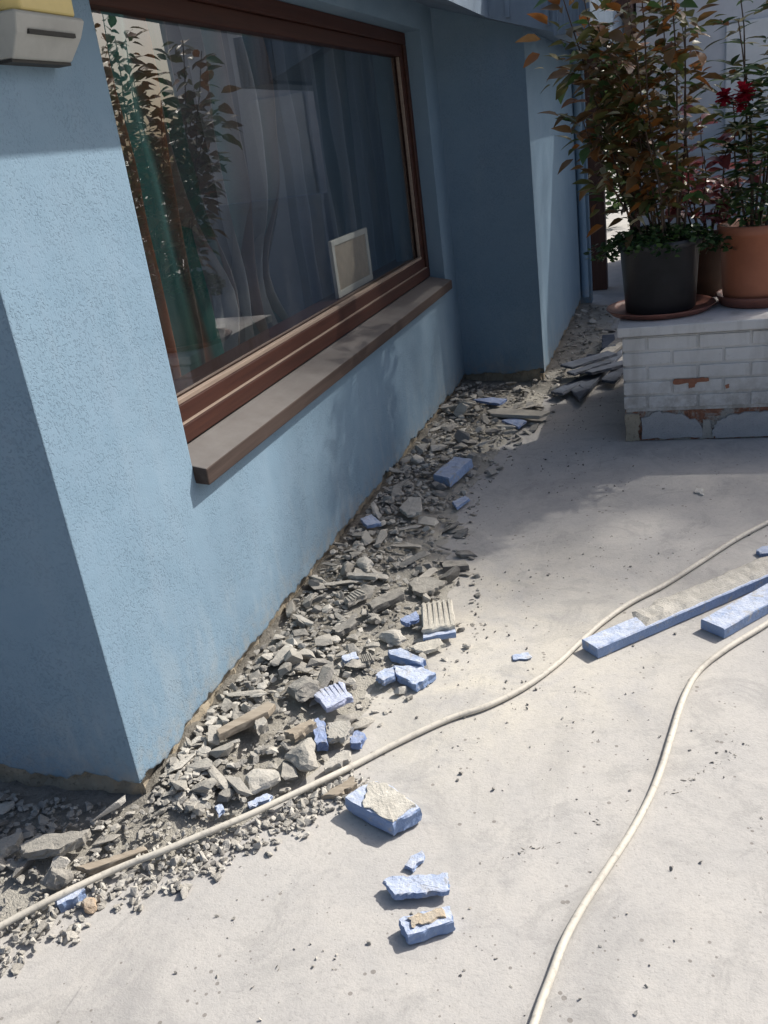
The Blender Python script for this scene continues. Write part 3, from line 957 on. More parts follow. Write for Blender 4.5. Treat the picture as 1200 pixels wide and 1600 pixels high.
for xs, ys, rr in ((-1.2, 3.7, 1.1), (-.35, 3.95, 1.1), (.6, 4.05, 1.1), (-1.7, 2.35, .6), (-1.6, 3.1, .75), (-1.8, 3.9, .8), (-1.7, 4.6, .8), (-2.5, 3.4, .8), (1.5, 4.4, 1.1), (-1.6, 3.1, .75), (-1.8, 3.9, .8), (-1.65, 4.5, .8), (-1.5, 2.75, .6), (.25, 3.6, .8), (.95, 3.6, .9), (-.45, 3.5, .75), (1.5, 3.7, .8), (.2, 3.15, .65), (.9, 3.2, .7), (-.4, 3.1, .6), (-.9, 3.0, .6), (.35, 3.65, .8), (1.0, 3.6, .8), (1.6, 3.8, .8), (1.95, 4.4, .9), (2.5, 4.6, .9), (-.35, 3.55, .7), (.6, 3.3, .6), (-1.6, 3.5, .7), (-1.3, 5.2, 1.1), (-.3, 5.6, 1.2), (.7, 5.7, 1.1), (-2.0, 3.1, .9), (-2.2, 4.3, 1.0), (-2.2, 5.8, .9),
                   (1.7, 5.6, 1.1), (1.7, 7.2, 1.1), (2.6, 6.4, 1.1), (-1.2, 6.7, 1.0), (-.2, 7.0, 1.0), (.7, 7.0, 1.0),
                   (-1.5, 6.3, .8), (-1.3, 7.2, .8), (-1.9, 5.6, .8), (-2.3, 6.6, .8), (-.8, 7.9, .8), (-1.7, 5.0, .7)):
    z = TZ + rnd(-.5, .5)
    blobs.append((xs+.75*z-TX, ys+.804*z-TY, z, rr, rr, rr*.8))
br = [([Vector((0,0,0)), Vector((.05, 0, 3.5)), Vector((-.1, -.1, 7)), Vector((-.2, -.1, 10.2)), Vector((-.3, -.6, 12.6))], .2)]
for b_ in blobs[::2]:
    c_ = Vector(b_[:3])
    br.append(([Vector((-.15, -.1, 9)), Vector((-.15, -.1, 9)).lerp(c_, .5)+Vector((0, 0, -.4)), c_], .04))
twig = [leaf_mesh('tree_leaf', .09, .05, L_DEEP, shape='oval', seg=2), leaf_mesh('tree_leaf', .085, .05, L_GREEN, shape='oval', seg=2)]
leafy('shade_tree', 'tall leafy tree standing off to the right whose crown shades the far floor', (TX, TY, 0), blobs, 16500, twig, trunk=br, seed=8)

# ------------------------------------------------------------------ hoses
HOSE1 = [(-1.485, 1.099), (-1.452, 1.144), (-1.371, 1.246), (-1.278, 1.343), (-1.196, 1.413), (-1.132, 1.473), (-1.041, 1.557), (-.968, 1.634), (-.893, 1.714), (-.815, 1.8), (-.736, 1.895), (-.621, 2.016), (-.526, 2.088), (-.433, 2.194), (-.356, 2.325), (-.302, 2.448), (-.243, 2.578), (-.161, 2.715), (-.051, 2.853), (.077, 3.045), (.192, 3.22), (.312, 3.372), (.464, 3.538)]
HOSE2 = [(.38, 2.797), (.252, 2.612), (.135, 2.464), (.052, 2.334), (.008, 2.201), (-.024, 2.023), (-.046, 1.89), (-.073, 1.768), (-.111, 1.644), (-.158, 1.519), (-.196, 1.415), (-.223, 1.325), (-.238, 1.242), (-.25, 1.177), (-.26, 1.109), (-.272, 1.021)]
# ------------------------------------------------------------------ rubble
WB = [(1.2, .30), (1.45, .24), (1.6, .33), (1.82, .42), (2.03, .45), (2.25, .56), (2.5, .60), (2.9, .52), (3.2, .42), (3.7, .40), (4.4, .46), (4.8, .55), (5.6, .6)]
def wid(y):
    if y <= WB[0][0]: return WB[0][1]
    for (a, p), (b2, q) in zip(WB, WB[1:]):
        if y <= b2: return p + (q-p)*(y-a)/(b2-a)
    return WB[-1][1]
def heap(x, y):
    if x < XA-.02: return .05*max(0, min(1, (y-1.05)/.45))
    t = max(0, 1-(x-XA)/wid(y)); g = min(1, max(0, (y-1.3)/.3))
    return .075*t**.8*g
def heap_all(x, y):
    hh = heap(x, y)
    if y > 5.3 and x > XC-.05:      # the strip along the far wall
        hh = max(.05*max(0, 1-(x-XC)/.35), 0)
    return hh
bed = MB(); nx, ny = 70, 200
bx0, bx1, by0, by1 = -2.6, -.3, 1.0, 7.9
for j in range(ny+1):
    for i in range(nx+1):
        x = bx0+(bx1-bx0)*i/nx; y = by0+(by1-by0)*j/ny
        z = heap_all(x, y)
        p = Vector((x, y, 0))
        z = z*.8 + (.018*mnoise.noise(p*14)+.012*mnoise.noise(p*33))*min(1, z/.02) - .006
        bed.v.append((x, y, z))
for j in range(ny):
    for i in range(nx):
        q = j*(nx+1)+i; bed.f.append((q, q+1, q+nx+2, q+nx+1)); bed.mi.append(0)
o = bed.obj('rubble_bed', BED, None, smooth=True); o['kind'] = 'stuff'
tag(o, 'bed of dust and fine debris under the rubble along the house', 'debris')

for pts, lab in ((HOSE1, 'long cream hose running from the lower left past the rubble to the right edge'), (HOSE2, 'shorter cream hose curving down the right side past the blue boards')):
    P3 = [(lambda z: Vector((x*(1-z/1.5), y*(1-z/1.5), z)))(.0088 + (max(heap_all(x, y), heap_all(x+.03, y+.03), heap_all(x-.04, y+.02))*.55 + (.008 if x < -.85 and y < 1.8 else .0)) + .002*abs(mnoise.noise(Vector((x*3, y*3, 0))))) for x, y in pts]
    m = MB(); m.tube(smooth_path(P3, 8), .0082, 12)
    tag(m.obj('hose', HOSE, None, smooth=True), lab, 'hose')

# hand placed pieces: (name, label, outline of the top face, height of the top, thickness, material, crust outline)
PIECES=[
   ('foam_block', 'thick blue foam block half covered in cream plaster, lying alone beside the long hose', [(-0.787, 1.614), (-0.74, 1.68), (-0.695, 1.679), (-0.589, 1.604), (-0.641, 1.542)], 0.046, 0.04, 'foam', [(-0.738, 1.673), (-0.693, 1.673), (-0.601, 1.607), (-0.643, 1.548), (-0.731, 1.59)]),
   ('foam_board_chip', 'tiny bare blue foam chip above the two long offcuts at the bottom of the picture', [(-0.591, 1.454), (-0.585, 1.482), (-0.562, 1.504), (-0.553, 1.487), (-0.57, 1.445)], 0.015, 0.015, 'foam', None),
   ('foam_offcut', 'long blue foam offcut with a clean flat top, second from the bottom of the picture', [(-0.622, 1.389), (-0.603, 1.404), (-0.538, 1.418), (-0.486, 1.433), (-0.472, 1.387), (-0.511, 1.377), (-0.537, 1.366), (-0.585, 1.356), (-0.605, 1.372)], 0.028, 0.016, 'foam', None),
   ('foam_offcut', 'nearest blue foam offcut, with brown plaster stuck in a hollow on its top', [(-0.558, 1.29), (-0.54, 1.304), (-0.462, 1.343), (-0.444, 1.306), (-0.526, 1.253)], 0.03, 0.028, 'foam', [(-0.537, 1.295), (-0.474, 1.331), (-0.463, 1.311), (-0.521, 1.276)]),
   ('ribbed_tile', 'pale lavender ribbed board fragment lying level at the edge of the rubble above the hose', [(-1.023, 2.021), (-0.957, 2.084), (-0.897, 2.005), (-0.954, 1.943)], 0.061, 0.02, 'lav', None),
   ('foam_board_chip', 'small knobbly blue foam chip at the left end of the broken blue slab', [(-0.876, 2.155), (-0.86, 2.195), (-0.834, 2.204), (-0.813, 2.154), (-0.841, 2.127)], 0.041, 0.028, 'foam', None),
   ('foam_slab', 'bright blue foam slab with a rounded right end, lying next to the bare dusty floor', [(-0.835, 2.218), (-0.751, 2.225), (-0.701, 2.202), (-0.742, 2.13), (-0.816, 2.174)], 0.032, 0.028, 'foam', None),
   ('foam_slab', 'narrow blue foam slab tucked just behind the rounded bright blue one', [(-0.876, 2.292), (-0.839, 2.303), (-0.741, 2.245), (-0.749, 2.222), (-0.86, 2.267)], 0.045, 0.026, 'foam', None),
   ('plaster_flake', 'curved cream plaster flake right of the narrow blue slab', [(-0.822, 2.34), (-0.785, 2.37), (-0.745, 2.403), (-0.709, 2.368), (-0.769, 2.316)], 0.028, 0.012, 'cream', None),
   ('ribbed_tile', 'cream ribbed plaster piece backed with blue foam at the outer edge of the rubble', [(-0.842, 2.582), (-0.745, 2.619), (-0.692, 2.442), (-0.79, 2.398)], 0.051, 0.03, 'ribcream', None),
   ('foam_board_chip', 'deep blue foam chip touching the left side of the cream ribbed piece', [(-0.886, 2.473), (-0.846, 2.531), (-0.823, 2.477), (-0.858, 2.445)], 0.052, 0.02, 'foamdeep', None),
   ('foam_board_chip', 'small blue foam chip in the rubble beside a little striped tile', [(-1.006, 2.223), (-0.967, 2.247), (-0.945, 2.213), (-0.983, 2.192)], 0.061, 0.018, 'foam', None),
   ('ribbed_tile', 'little grey striped tile fragment right beside a small blue chip in the rubble', [(-0.95, 2.236), (-0.92, 2.254), (-0.897, 2.215), (-0.929, 2.198)], 0.051, 0.014, 'ribgrey', None),
   ('ribbed_tile', 'striped grey tile fragment half buried left of the long dark grey slab', [(-1.108, 2.554), (-1.082, 2.625), (-1.04, 2.599), (-1.083, 2.523)], 0.076, 0.02, 'ribgrey', None),
   ('plaster_slab', 'long dark grey plaster slab with a stepped edge in the middle of the rubble', [(-1.021, 2.537), (-0.982, 2.613), (-0.937, 2.658), (-0.906, 2.608), (-0.99, 2.497)], 0.07, 0.024, 'dark', None),
   ('plaster_slab', 'oval light grey plaster slab above the cream ribbed piece', [(-0.927, 2.733), (-0.911, 2.769), (-0.868, 2.781), (-0.795, 2.764), (-0.823, 2.704), (-0.864, 2.664), (-0.899, 2.681)], 0.046, 0.018, 'grey', None),
   ('plaster_slab', 'flat grey plaster slab in the rubble below the half buried striped tile', [(-1.085, 2.358), (-1.036, 2.432), (-1.008, 2.4), (-1.051, 2.332)], 0.075, 0.02, 'dark', None),
   ('plank', 'narrow weathered plank lying diagonally over rubble near the wall foot', [(-1.206, 1.769), (-1.157, 1.841), (-1.11, 1.907), (-1.084, 1.897), (-1.088, 1.857), (-1.188, 1.747)], 0.098, 0.022, 'wood', None),
   ('plaster_block', 'squared grey plaster block just right of the weathered plank', [(-1.129, 1.836), (-1.111, 1.859), (-1.078, 1.826), (-1.095, 1.792)], 0.091, 0.03, 'grey', None),
   ('plaster_lump', 'largest rough grey plaster lump, near the hose below the lavender ribbed fragment', [(-1.01, 1.745), (-1.0, 1.785), (-0.953, 1.821), (-0.914, 1.765), (-0.898, 1.715), (-0.932, 1.702)], 0.062, 0.036, 'grey', None),
   ('plaster_lump', 'pale rounded plaster boulder close to the hose, above the blue sliver', [(-1.078, 1.633), (-1.072, 1.665), (-1.053, 1.688), (-1.013, 1.688), (-0.979, 1.657), (-1.035, 1.604)], 0.063, 0.04, 'pale', None),
   ('plaster_flake', 'thin light grey plate resting against the hose at the rubble edge', [(-0.891, 1.751), (-0.859, 1.814), (-0.838, 1.809), (-0.833, 1.774), (-0.885, 1.726)], 0.03, 0.018, 'pale', None),
   ('foam_sliver', 'long thin blue foam sliver along the wall side of the hose', [(-1.036, 1.577), (-1.003, 1.622), (-0.984, 1.616), (-0.987, 1.597), (-1.027, 1.566)], 0.029, 0.014, 'foam', None),
   ('foam_board_chip', 'tiny blue foam chip left of the long blue sliver', [(-1.109, 1.545), (-1.095, 1.556), (-1.077, 1.533), (-1.087, 1.519)], 0.04, 0.016, 'foam', None),
   ('foam_slab', 'slate blue foam slab standing on edge under a pale plaster plate', [(-0.976, 1.883), (-0.971, 1.916), (-0.943, 1.898), (-0.908, 1.819), (-0.937, 1.81)], 0.046, 0.03, 'foamdeep', None),
   ('plaster_flake', 'pale broad plaster plate leaning on the slate blue foam slab', [(-0.936, 1.898), (-0.878, 1.914), (-0.855, 1.884), (-0.867, 1.843), (-0.913, 1.837)], 0.047, 0.02, 'pale', None),
   ('foam_board_chip', 'blue foam chip at the right of the pale broad plaster plate', [(-0.861, 1.867), (-0.848, 1.9), (-0.823, 1.886), (-0.825, 1.849), (-0.849, 1.841)], 0.03, 0.03, 'foamdeep', None),
   ('plaster_slab', 'brownish bar of plaster pointing towards the slate blue foam slab', [(-1.026, 1.816), (-0.978, 1.886), (-0.958, 1.876), (-0.993, 1.806)], 0.067, 0.024, 'wood', None),
   ('plaster_lump', 'big dark grey lump left of the lavender ribbed fragment', [(-1.106, 2.005), (-1.096, 2.056), (-1.046, 2.092), (-1.006, 2.025), (-1.033, 1.967)], 0.086, 0.036, 'dark', None),
   ('plaster_lump', 'pale pointed lump left of the deep blue chip side of the rubble edge', [(-0.93, 2.375), (-0.913, 2.421), (-0.87, 2.416), (-0.834, 2.374), (-0.854, 2.33)], 0.054, 0.03, 'pale', None),
   ('wood_splinter', 'brown wooden splinter sticking out under the hose by the thick foam block', [(-0.863, 1.644), (-0.831, 1.69), (-0.807, 1.728), (-0.787, 1.701), (-0.819, 1.657)], 0.016, 0.016, 'wood', None),
   ('foam_block', 'grey blue foam block near the middle of the rubble, dust on its top', [(-1.084, 3.744), (-1.035, 3.974), (-0.937, 3.923), (-0.992, 3.676)], 0.081, 0.045, 'foamdust', None),
   ('foam_board_chip', 'blue foam chip just below the grey blue block at the rubble edge', [(-0.95, 3.533), (-0.908, 3.606), (-0.884, 3.576), (-0.918, 3.468)], 0.03, 0.02, 'foam', None),
   ('plaster_slab', 'pale grey square slab in the rubble halfway along the window wall', [(-1.139, 3.352), (-1.12, 3.459), (-1.069, 3.465), (-1.035, 3.324), (-1.082, 3.29)], 0.078, 0.018, 'pale', None),
   ('foam_board_chip', 'bright blue foam chip closest to the foot of the window wall', [(-1.263, 3.209), (-1.23, 3.256), (-1.163, 3.176), (-1.214, 3.144)], 0.091, 0.022, 'foam', None),
   ('thin_board', 'thin dark board lying apart from the rubble, above the oval slab', [(-0.854, 2.926), (-0.835, 2.948), (-0.771, 2.961), (-0.746, 2.914), (-0.838, 2.889)], 0.031, 0.022, 'dark', None),
   ('thin_board', 'long flat grey board lying level on the floor before the return wall', [(-1.046, 4.836), (-0.982, 4.889), (-0.675, 4.751), (-0.721, 4.654), (-1.003, 4.746)], 0.049, 0.02, 'grey', None),
   ('foam_board_chip', 'violet blue foam chip in front of the long flat grey board', [(-0.936, 4.686), (-0.885, 4.737), (-0.788, 4.635), (-0.818, 4.539)], 0.036, 0.02, 'foamdeep', None),
   ('foam_strip', 'shaded blue foam strip in the far corner behind the long flat grey board', [(-1.157, 4.99), (-1.051, 5.013), (-0.944, 4.958), (-0.977, 4.874)], 0.072, 0.02, 'foamdeep', None),
   ('plaster_lump', 'pale round stone in the rubble below the bright blue chip at the wall foot', [(-1.149, 2.801), (-1.156, 2.861), (-1.125, 2.867), (-1.089, 2.819), (-1.088, 2.761)], 0.091, 0.03, 'pale', None),
   ('plaster_flake', 'thin straight sliver of plaster close to the wall just above the striped half buried tile', [(-1.168, 2.743), (-1.039, 2.727), (-1.039, 2.702), (-1.152, 2.718)], 0.083, 0.014, 'pale', None),
   ('plaster_slab', 'largest grey slab in the shaded heap at the foot of the left wall', [(-1.513, 1.311), (-1.488, 1.347), (-1.358, 1.38), (-1.356, 1.354), (-1.398, 1.31), (-1.481, 1.292)], 0.072, 0.024, 'grey', None),
   ('plaster_lump', 'grey lump just below the largest slab in the shaded left heap', [(-1.411, 1.24), (-1.396, 1.275), (-1.334, 1.279), (-1.36, 1.234)], 0.061, 0.04, 'grey', None),
   ('foam_offcut', 'light blue foam offcut in front of the hose at the lower left', [(-1.353, 1.212), (-1.346, 1.234), (-1.335, 1.248), (-1.3, 1.253), (-1.302, 1.228), (-1.333, 1.199)], 0.026, 0.026, 'foam', None),
   ('timber_strip', 'thin wooden slat lying beside the hose in front of the house corner', [(-1.352, 1.302), (-1.291, 1.345), (-1.227, 1.399), (-1.214, 1.389), (-1.315, 1.298)], 0.032, 0.016, 'wood', None),
   ('plaster_slab', 'grey slab at the far left edge of the shaded left heap', [(-1.596, 1.297), (-1.583, 1.327), (-1.543, 1.36), (-1.534, 1.324), (-1.555, 1.293)], 0.061, 0.024, 'grey', None),
   ('plaster_lump', 'reddish tan lump right of the light blue offcut at the lower left', [(-1.29, 1.214), (-1.285, 1.235), (-1.268, 1.242), (-1.244, 1.222), (-1.261, 1.204)], 0.022, 0.022, 'tan', None),
   ('foam_offcut', 'blue foam offcut by itself at the right edge, beyond the long crusted board', [(0.249, 3.101), (0.271, 3.122), (0.377, 3.14), (0.369, 3.057), (0.268, 3.07)], 0.02, 0.02, 'foam', None),
   ('foam_board_chip', 'very small blue foam chip alone on the pale floor below the long hose', [(-0.497, 2.355), (-0.45, 2.374), (-0.436, 2.342), (-0.486, 2.327)], 0.008, 0.008, 'foam', None),
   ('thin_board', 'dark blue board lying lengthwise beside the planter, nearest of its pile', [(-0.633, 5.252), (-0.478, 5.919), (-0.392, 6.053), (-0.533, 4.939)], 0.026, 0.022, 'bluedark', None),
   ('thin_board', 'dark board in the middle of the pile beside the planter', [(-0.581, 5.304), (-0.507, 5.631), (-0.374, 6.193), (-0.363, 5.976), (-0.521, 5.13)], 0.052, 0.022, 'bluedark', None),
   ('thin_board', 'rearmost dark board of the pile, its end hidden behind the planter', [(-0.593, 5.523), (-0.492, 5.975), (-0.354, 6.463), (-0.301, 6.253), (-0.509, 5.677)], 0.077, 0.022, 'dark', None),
   ('plaster_flake', 'white plaster crumb on the floor in front of the brick planter', [(0.056, 3.672), (0.066, 3.722), (0.089, 3.714), (0.085, 3.643)], 0.008, 0.008, 'cream', None),
]

MATS = {'foam': FOAM, 'foamdeep': FOAMD, 'foamdust': FOAMDUST, 'lav': LAV, 'ribcream': CREAM, 'ribgrey': MORTAR, 'cream': CREAM, 'dark': DARK, 'grey': MORTAR, 'pale': PALE, 'wood': WEATH, 'tan': TAN, 'bluedark': BLUEDARK}
CATS = {'foam_block': 'foam block', 'foam_board_chip': 'foam chip', 'foam_offcut': 'foam offcut', 'foam_slab': 'foam slab', 'foam_sliver': 'foam chip', 'foam_strip': 'foam offcut',
        'ribbed_tile': 'tile fragment', 'plaster_flake': 'plaster fragment', 'plaster_slab': 'plaster fragment', 'plaster_lump': 'plaster fragment', 'plaster_block': 'plaster fragment',
        'plank': 'plank', 'wood_splinter': 'wood piece', 'timber_strip': 'wood piece', 'thin_board': 'board'}
def outline(poly, jit, sub):
    pts = []
    n = len(poly)
    for i in range(n):
        a = Vector(poly[i]); b2 = Vector(poly[(i+1) % n]); d = (b2-a)
        nn = Vector((d.y, -d.x)).normalized() if d.length else Vector((0, 0))
        k = max(1, min(sub, int(d.length/.008)))
        for q in range(k):
            pts.append(a + d*(q/k) + (nn*rnd(-jit, jit) if q else Vector((rnd(-1, 1), rnd(-1, 1)))*jit*.5))
    return pts
def slab_piece(poly, zt, th, jit=.003, sub=8, lump=0.0, tilt=(0, 0)):
    pts = outline(poly, jit, sub); n = len(pts)
    c = sum(pts, Vector((0, 0)))/n
    area = sum(pts[i].x*pts[(i+1) % n].y-pts[(i+1) % n].x*pts[i].y for i in range(n))
    if area < 0: pts.reverse()
    def zz(p, base): return base + (p.x-c.x)*tilt[0] + (p.y-c.y)*tilt[1]
    mb = MB()
    if lump:
        bm = bmesh.new(); bmesh.ops.create_icosphere(bm, subdivisions=3, radius=1)
        ang = sorted((math.atan2(p.y-c.y, p.x-c.x), (p-c).length) for p in pts)
        def rad(a):
            for (a0, r0), (a1, r1) in zip([(ang[-1][0]-2*math.pi, ang[-1][1])]+ang, ang+[(ang[0][0]+2*math.pi, ang[0][1])]):
                if a0 <= a <= a1: return r0+(r1-r0)*(a-a0)/max(1e-6, a1-a0)
            return ang[0][1]
        cuts = [(Vector((rnd(-1, 1), rnd(-1, 1), rnd(-.2, 1))).normalized(), rnd(.62, .9)) for _ in range(12)]
        sd = Vector((rnd(0, 50), rnd(0, 50), 0))
        for v in bm.verts:
            q = v.co.copy()
            for nrm, dd in cuts:
                e = q.dot(nrm)-dd
                if e > 0: q -= nrm*e
            q *= 1.12+.10*mnoise.noise(v.co*2.6+sd)+.07*mnoise.noise(v.co*7+sd)
            k = rad(math.atan2(q.y, q.x)) if (abs(q.x)+abs(q.y)) > 1e-6 else 0
            mb.v.append((q.x*k, q.y*k, th*.5+q.z*th*.62))
        mb.f = [tuple(v.index for v in f.verts) for f in bm.faces]; mb.mi = [0]*len(mb.f)
        bm.free()
        return mb, c
    cfg = [(.96, -th), (1.0, -th*.85), (1.0, -th*.5), (1.0, -th*.12), (.97, 0), (.6, 0)]
    for k, (s_, dz) in enumerate(cfg):
        for p in pts:
            q = c + (p-c)*s_
            j = jit*.8 if 0 < k < 4 else jit*.4
            mb.v.append((q.x-c.x + rnd(-j, j), q.y-c.y + rnd(-j, j), zz(q, zt+dz) + rnd(-j, j)*.35 + (.0012*mnoise.noise(Vector((q.x*60, q.y*60, 0))) if k > 3 else 0) - (zt-th)))
    for k in range(len(cfg)-1):
        for i in range(n):
            i2 = (i+1) % n
            mb.f.append((k*n+i, k*n+i2, (k+1)*n+i2, (k+1)*n+i)); mb.mi.append(0)
    top = (len(cfg)-1)*n
    mb.v.append((0, 0, zz(c, zt) - (zt-th)))
    e = len(mb.v)-1
    for i in range(n):
        mb.f.append((top+i, top+(i+1) % n, e)); mb.mi.append(0)
    mb.f.append(tuple(reversed(range(n)))); mb.mi.append(0)
    return mb, c
FOOT = []
for name, label, poly, zt, th, mk, crust in PIECES:
    FOOT.append((poly, mk))
    lump = 1.0 if 'lump' in name else 0.0
    rough = {'foam': .0032, 'foamdeep': .0035, 'foamdust': .003}.get(mk, .004)
    if mk in ('foam', 'foamdeep') and name in ('foam_board_chip', 'foam_sliver', 'foam_strip'): th *= .72; zt -= .002
    if name in ('thin_board', 'plank', 'timber_strip'): rough = .0015
    mb, c = slab_piece(poly, zt, th, rough, 6, lump, (rnd(-.06, .06), rnd(-.06, .06)) if not crust else (0, 0))
    if name == 'ribbed_tile':           # raised ribs across the face
        A, B, Cc, D = [Vector((p[0]-c.x, p[1]-c.y, th)) for p in poly[:4]]
        nr = 6
        for r in range(nr):
            t0 = (r+.25)/nr; t1 = (r+.7)/nr
            q = [A.lerp(B, t0), A.lerp(B, t1), D.lerp(Cc, t1), D.lerp(Cc, t0)]
            cc = (q[0]+q[1]+q[2]+q[3])/4
            q = [cc+(v-cc)*.93 for v in q]
            up = Vector((0, 0, .0011 if mk == 'lav' else .0035))
            mb.add([v-up*.6 for v in q]+[v+up for v in q], [(4,5,6,7), (0,1,5,4), (1,2,6,5), (2,3,7,6), (3,0,4,7)])
    o = mb.obj(name, MATS[mk], None, loc=(c.x, c.y, zt-th))
    tag(o, label, CATS[name])
    if crust:
        m2, c2 = slab_piece(crust, .008, .008, .004, 7, 0)
        m2.obj('plaster_crust', CREAM if name == 'foam_block' else TAN, o, loc=(c2.x-c.x, c2.y-c.y, th-.003))
    if mk == 'ribcream':
        lo = [poly[3], poly[2], (poly[2][0]+.006, poly[2][1]-.022), (poly[3][0]+.006, poly[3][1]-.022)]
        m2, c2 = slab_piece(lo, .02, .02, .002, 5, 0)
        m2.obj('foam_backing', FOAM, o, loc=(c2.x-c.x, c2.y-c.y, -.002))

# dark broken boards thrown in the shade between the far wall and the planter
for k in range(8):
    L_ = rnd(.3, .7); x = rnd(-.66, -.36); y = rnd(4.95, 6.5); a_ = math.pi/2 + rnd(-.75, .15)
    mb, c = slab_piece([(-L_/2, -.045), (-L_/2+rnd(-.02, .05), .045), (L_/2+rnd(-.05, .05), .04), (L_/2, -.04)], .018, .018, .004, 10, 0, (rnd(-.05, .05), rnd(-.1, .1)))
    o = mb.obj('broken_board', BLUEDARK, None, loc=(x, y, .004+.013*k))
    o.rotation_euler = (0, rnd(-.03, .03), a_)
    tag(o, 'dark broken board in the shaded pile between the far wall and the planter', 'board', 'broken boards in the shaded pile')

# long blue boards at the right edge
def board(name, label, a, b, wdt, th, crust=None, z0=.003):
    a = Vector((*a, 0)); b = Vector((*b, 0)); d = (b-a).normalized(); nn = Vector((-d.y, d.x, 0))
    L = (b-a).length; n = int(L/.02); vs = []; fs = []
    t_ = thing(name, label, 'board', a)
    for i in range(n+1):
        p = d*L*i/n; j = lambda k: .0022*mnoise.noise(Vector((i*.35, k*9, L)))
        e = .004*(i == 0)
        vs += [p+nn*(j(1)+.0)+Vector((0,0,z0)), p+nn*j(2)+Vector((0,0,z0+th-.003)), p+nn*(.004+j(3))+Vector((0,0,z0+th)), p+nn*(wdt-.004+j(4))+Vector((0,0,z0+th)), p+nn*(wdt+j(5))+Vector((0,0,z0+th-.003)), p+nn*(wdt+j(6))+Vector((0,0,z0))]
    for i in range(n):
        for k in range(6):
            q = i*6; fs.append((q+k, q+6+k, q+6+(k+1) % 6, q+(k+1) % 6))
    fs += [tuple(range(6)), tuple(n*6+k for k in reversed(range(6)))]
    mb = MB(); mb.add(vs, fs)
    mb.obj('foam_board', FOAM, t_)
    return t_, d, nn, L
t_, d, nn, L = board('crusted_board', 'long blue foam board crusted with grey plaster, running off the right edge', (-.238, 2.362), (.62, 3.2), .074, .034)
def crust_on(t_, d, nn, s0, s1, w0, w1, z, th, m, nseg=40, seed=0):
    mb = MB(); nv = 5
    for i in range(nseg+1):
        s = s0+(s1-s0)*i/nseg
        ra = w0 + .006*mnoise.noise(Vector((s*30, seed, 0))) + (.0 if 1 < i < nseg else .0)
        rb = w1 + .02*mnoise.noise(Vector((s*16, seed+4, 0)))
        sh = .022*mnoise.noise(Vector((seed, 3, s*3)))
        for k in range(nv+1):
            t = k/nv; q = d*(s + (.03*(t-.5) if i == 0 else 0)) + nn*(ra+(rb-ra)*t)
            edge = 0 if (k in (0, nv) or i in (0, nseg)) else 1
            mb.v.append((q.x, q.y, z + (th*(.8+.5*mnoise.noise(Vector((s*22, t*3, seed)))) if edge else -.002)))
    for i in range(nseg):
        for k in range(nv):
            q = i*(nv+1)+k; mb.f.append((q, q+nv+1, q+nv+2, q+1)); mb.mi.append(0)
    return mb.obj('plaster_crust', m, t_)
crust_on(t_, d, nn, .2, L, .002, .105, .036, .012, PALE, seed=2)
crust_on(t_, d, nn, .085, .185, .06, .1, .012, .014, MORTAR, 12, seed=6)
board('bare_board', 'clean bright blue foam board right of the crusted one, its end rough', (.122, 2.505), (.52, 2.98), .085, .034)

# ---- rubble fragments: 14 shared shapes, many individuals
def hull(dx, dy, dz, n=11):
    bm = bmesh.new()
    for _ in range(n):
        v = Vector((rnd(-1, 1), rnd(-1, 1), rnd(-1, 1)))
        v = v / max(.55, v.length)
        bm.verts.new((v.x*dx/2, v.y*dy/2, v.z*dz/2))
    r = bmesh.ops.convex_hull(bm, input=bm.verts)
    bmesh.ops.delete(bm, geom=[g for g in r['geom_interior'] if isinstance(g, bmesh.types.BMVert)], context='VERTS')
    me = bpy.data.meshes.new('fragment'); bm.to_mesh(me); bm.free()
    return me
shapes = []
for k in range(18):
    if k < 10: me = hull(1, rnd(.45, .8), rnd(.13, .26), 13)
    elif k < 14: me = hull(1, rnd(.6, .9), rnd(.5, .8), 15)
    else: me = hull(1, rnd(.22, .35), rnd(.14, .24), 11)
    shapes.append(me)
vers = []
for m in (MORTAR, DARK, PALE):
    vs_ = []
    for me in shapes:
        c = me.copy(); c.materials.append(m); vs_.append(c)
    vers.append(vs_)
def inside(x, y, poly, grow=1.0):
    n = len(poly); cx = sum(p[0] for p in poly)/n; cy = sum(p[1] for p in poly)/n
    x = cx+(x-cx)/grow; y = cy+(y-cy)/grow
    r = False; j = n-1
    for i in range(n):
        if (poly[i][1] > y) != (poly[j][1] > y) and x < (poly[j][0]-poly[i][0])*(y-poly[i][1])/(poly[j][1]-poly[i][1])+poly[i][0]: r = not r
        j = i
    return r
def near_hose(x, y, d=.03):
    for pts in (HOSE1, HOSE2):
        for (ax, ay), (bx, by) in zip(pts, pts[1:]):
            L2 = (bx-ax)**2+(by-ay)**2; t = max(0, min(1, ((x-ax)*(bx-ax)+(y-ay)*(by-ay))/L2))
            if (x-ax-t*(bx-ax))**2+(y-ay-t*(by-ay))**2 < d*d: return True
    return False
def covered(x, y): return any(abs(x-p[0][0]) < .3 and abs(y-p[0][1]) < .3 and inside(x, y, p, 1.15) for p, _ in FOOT)
G = {'left': 'in the shaded heap below the left wall', 'hose': 'scattered along the lower left stretch of hose', 'far': 'beside the far wall beyond the return'}
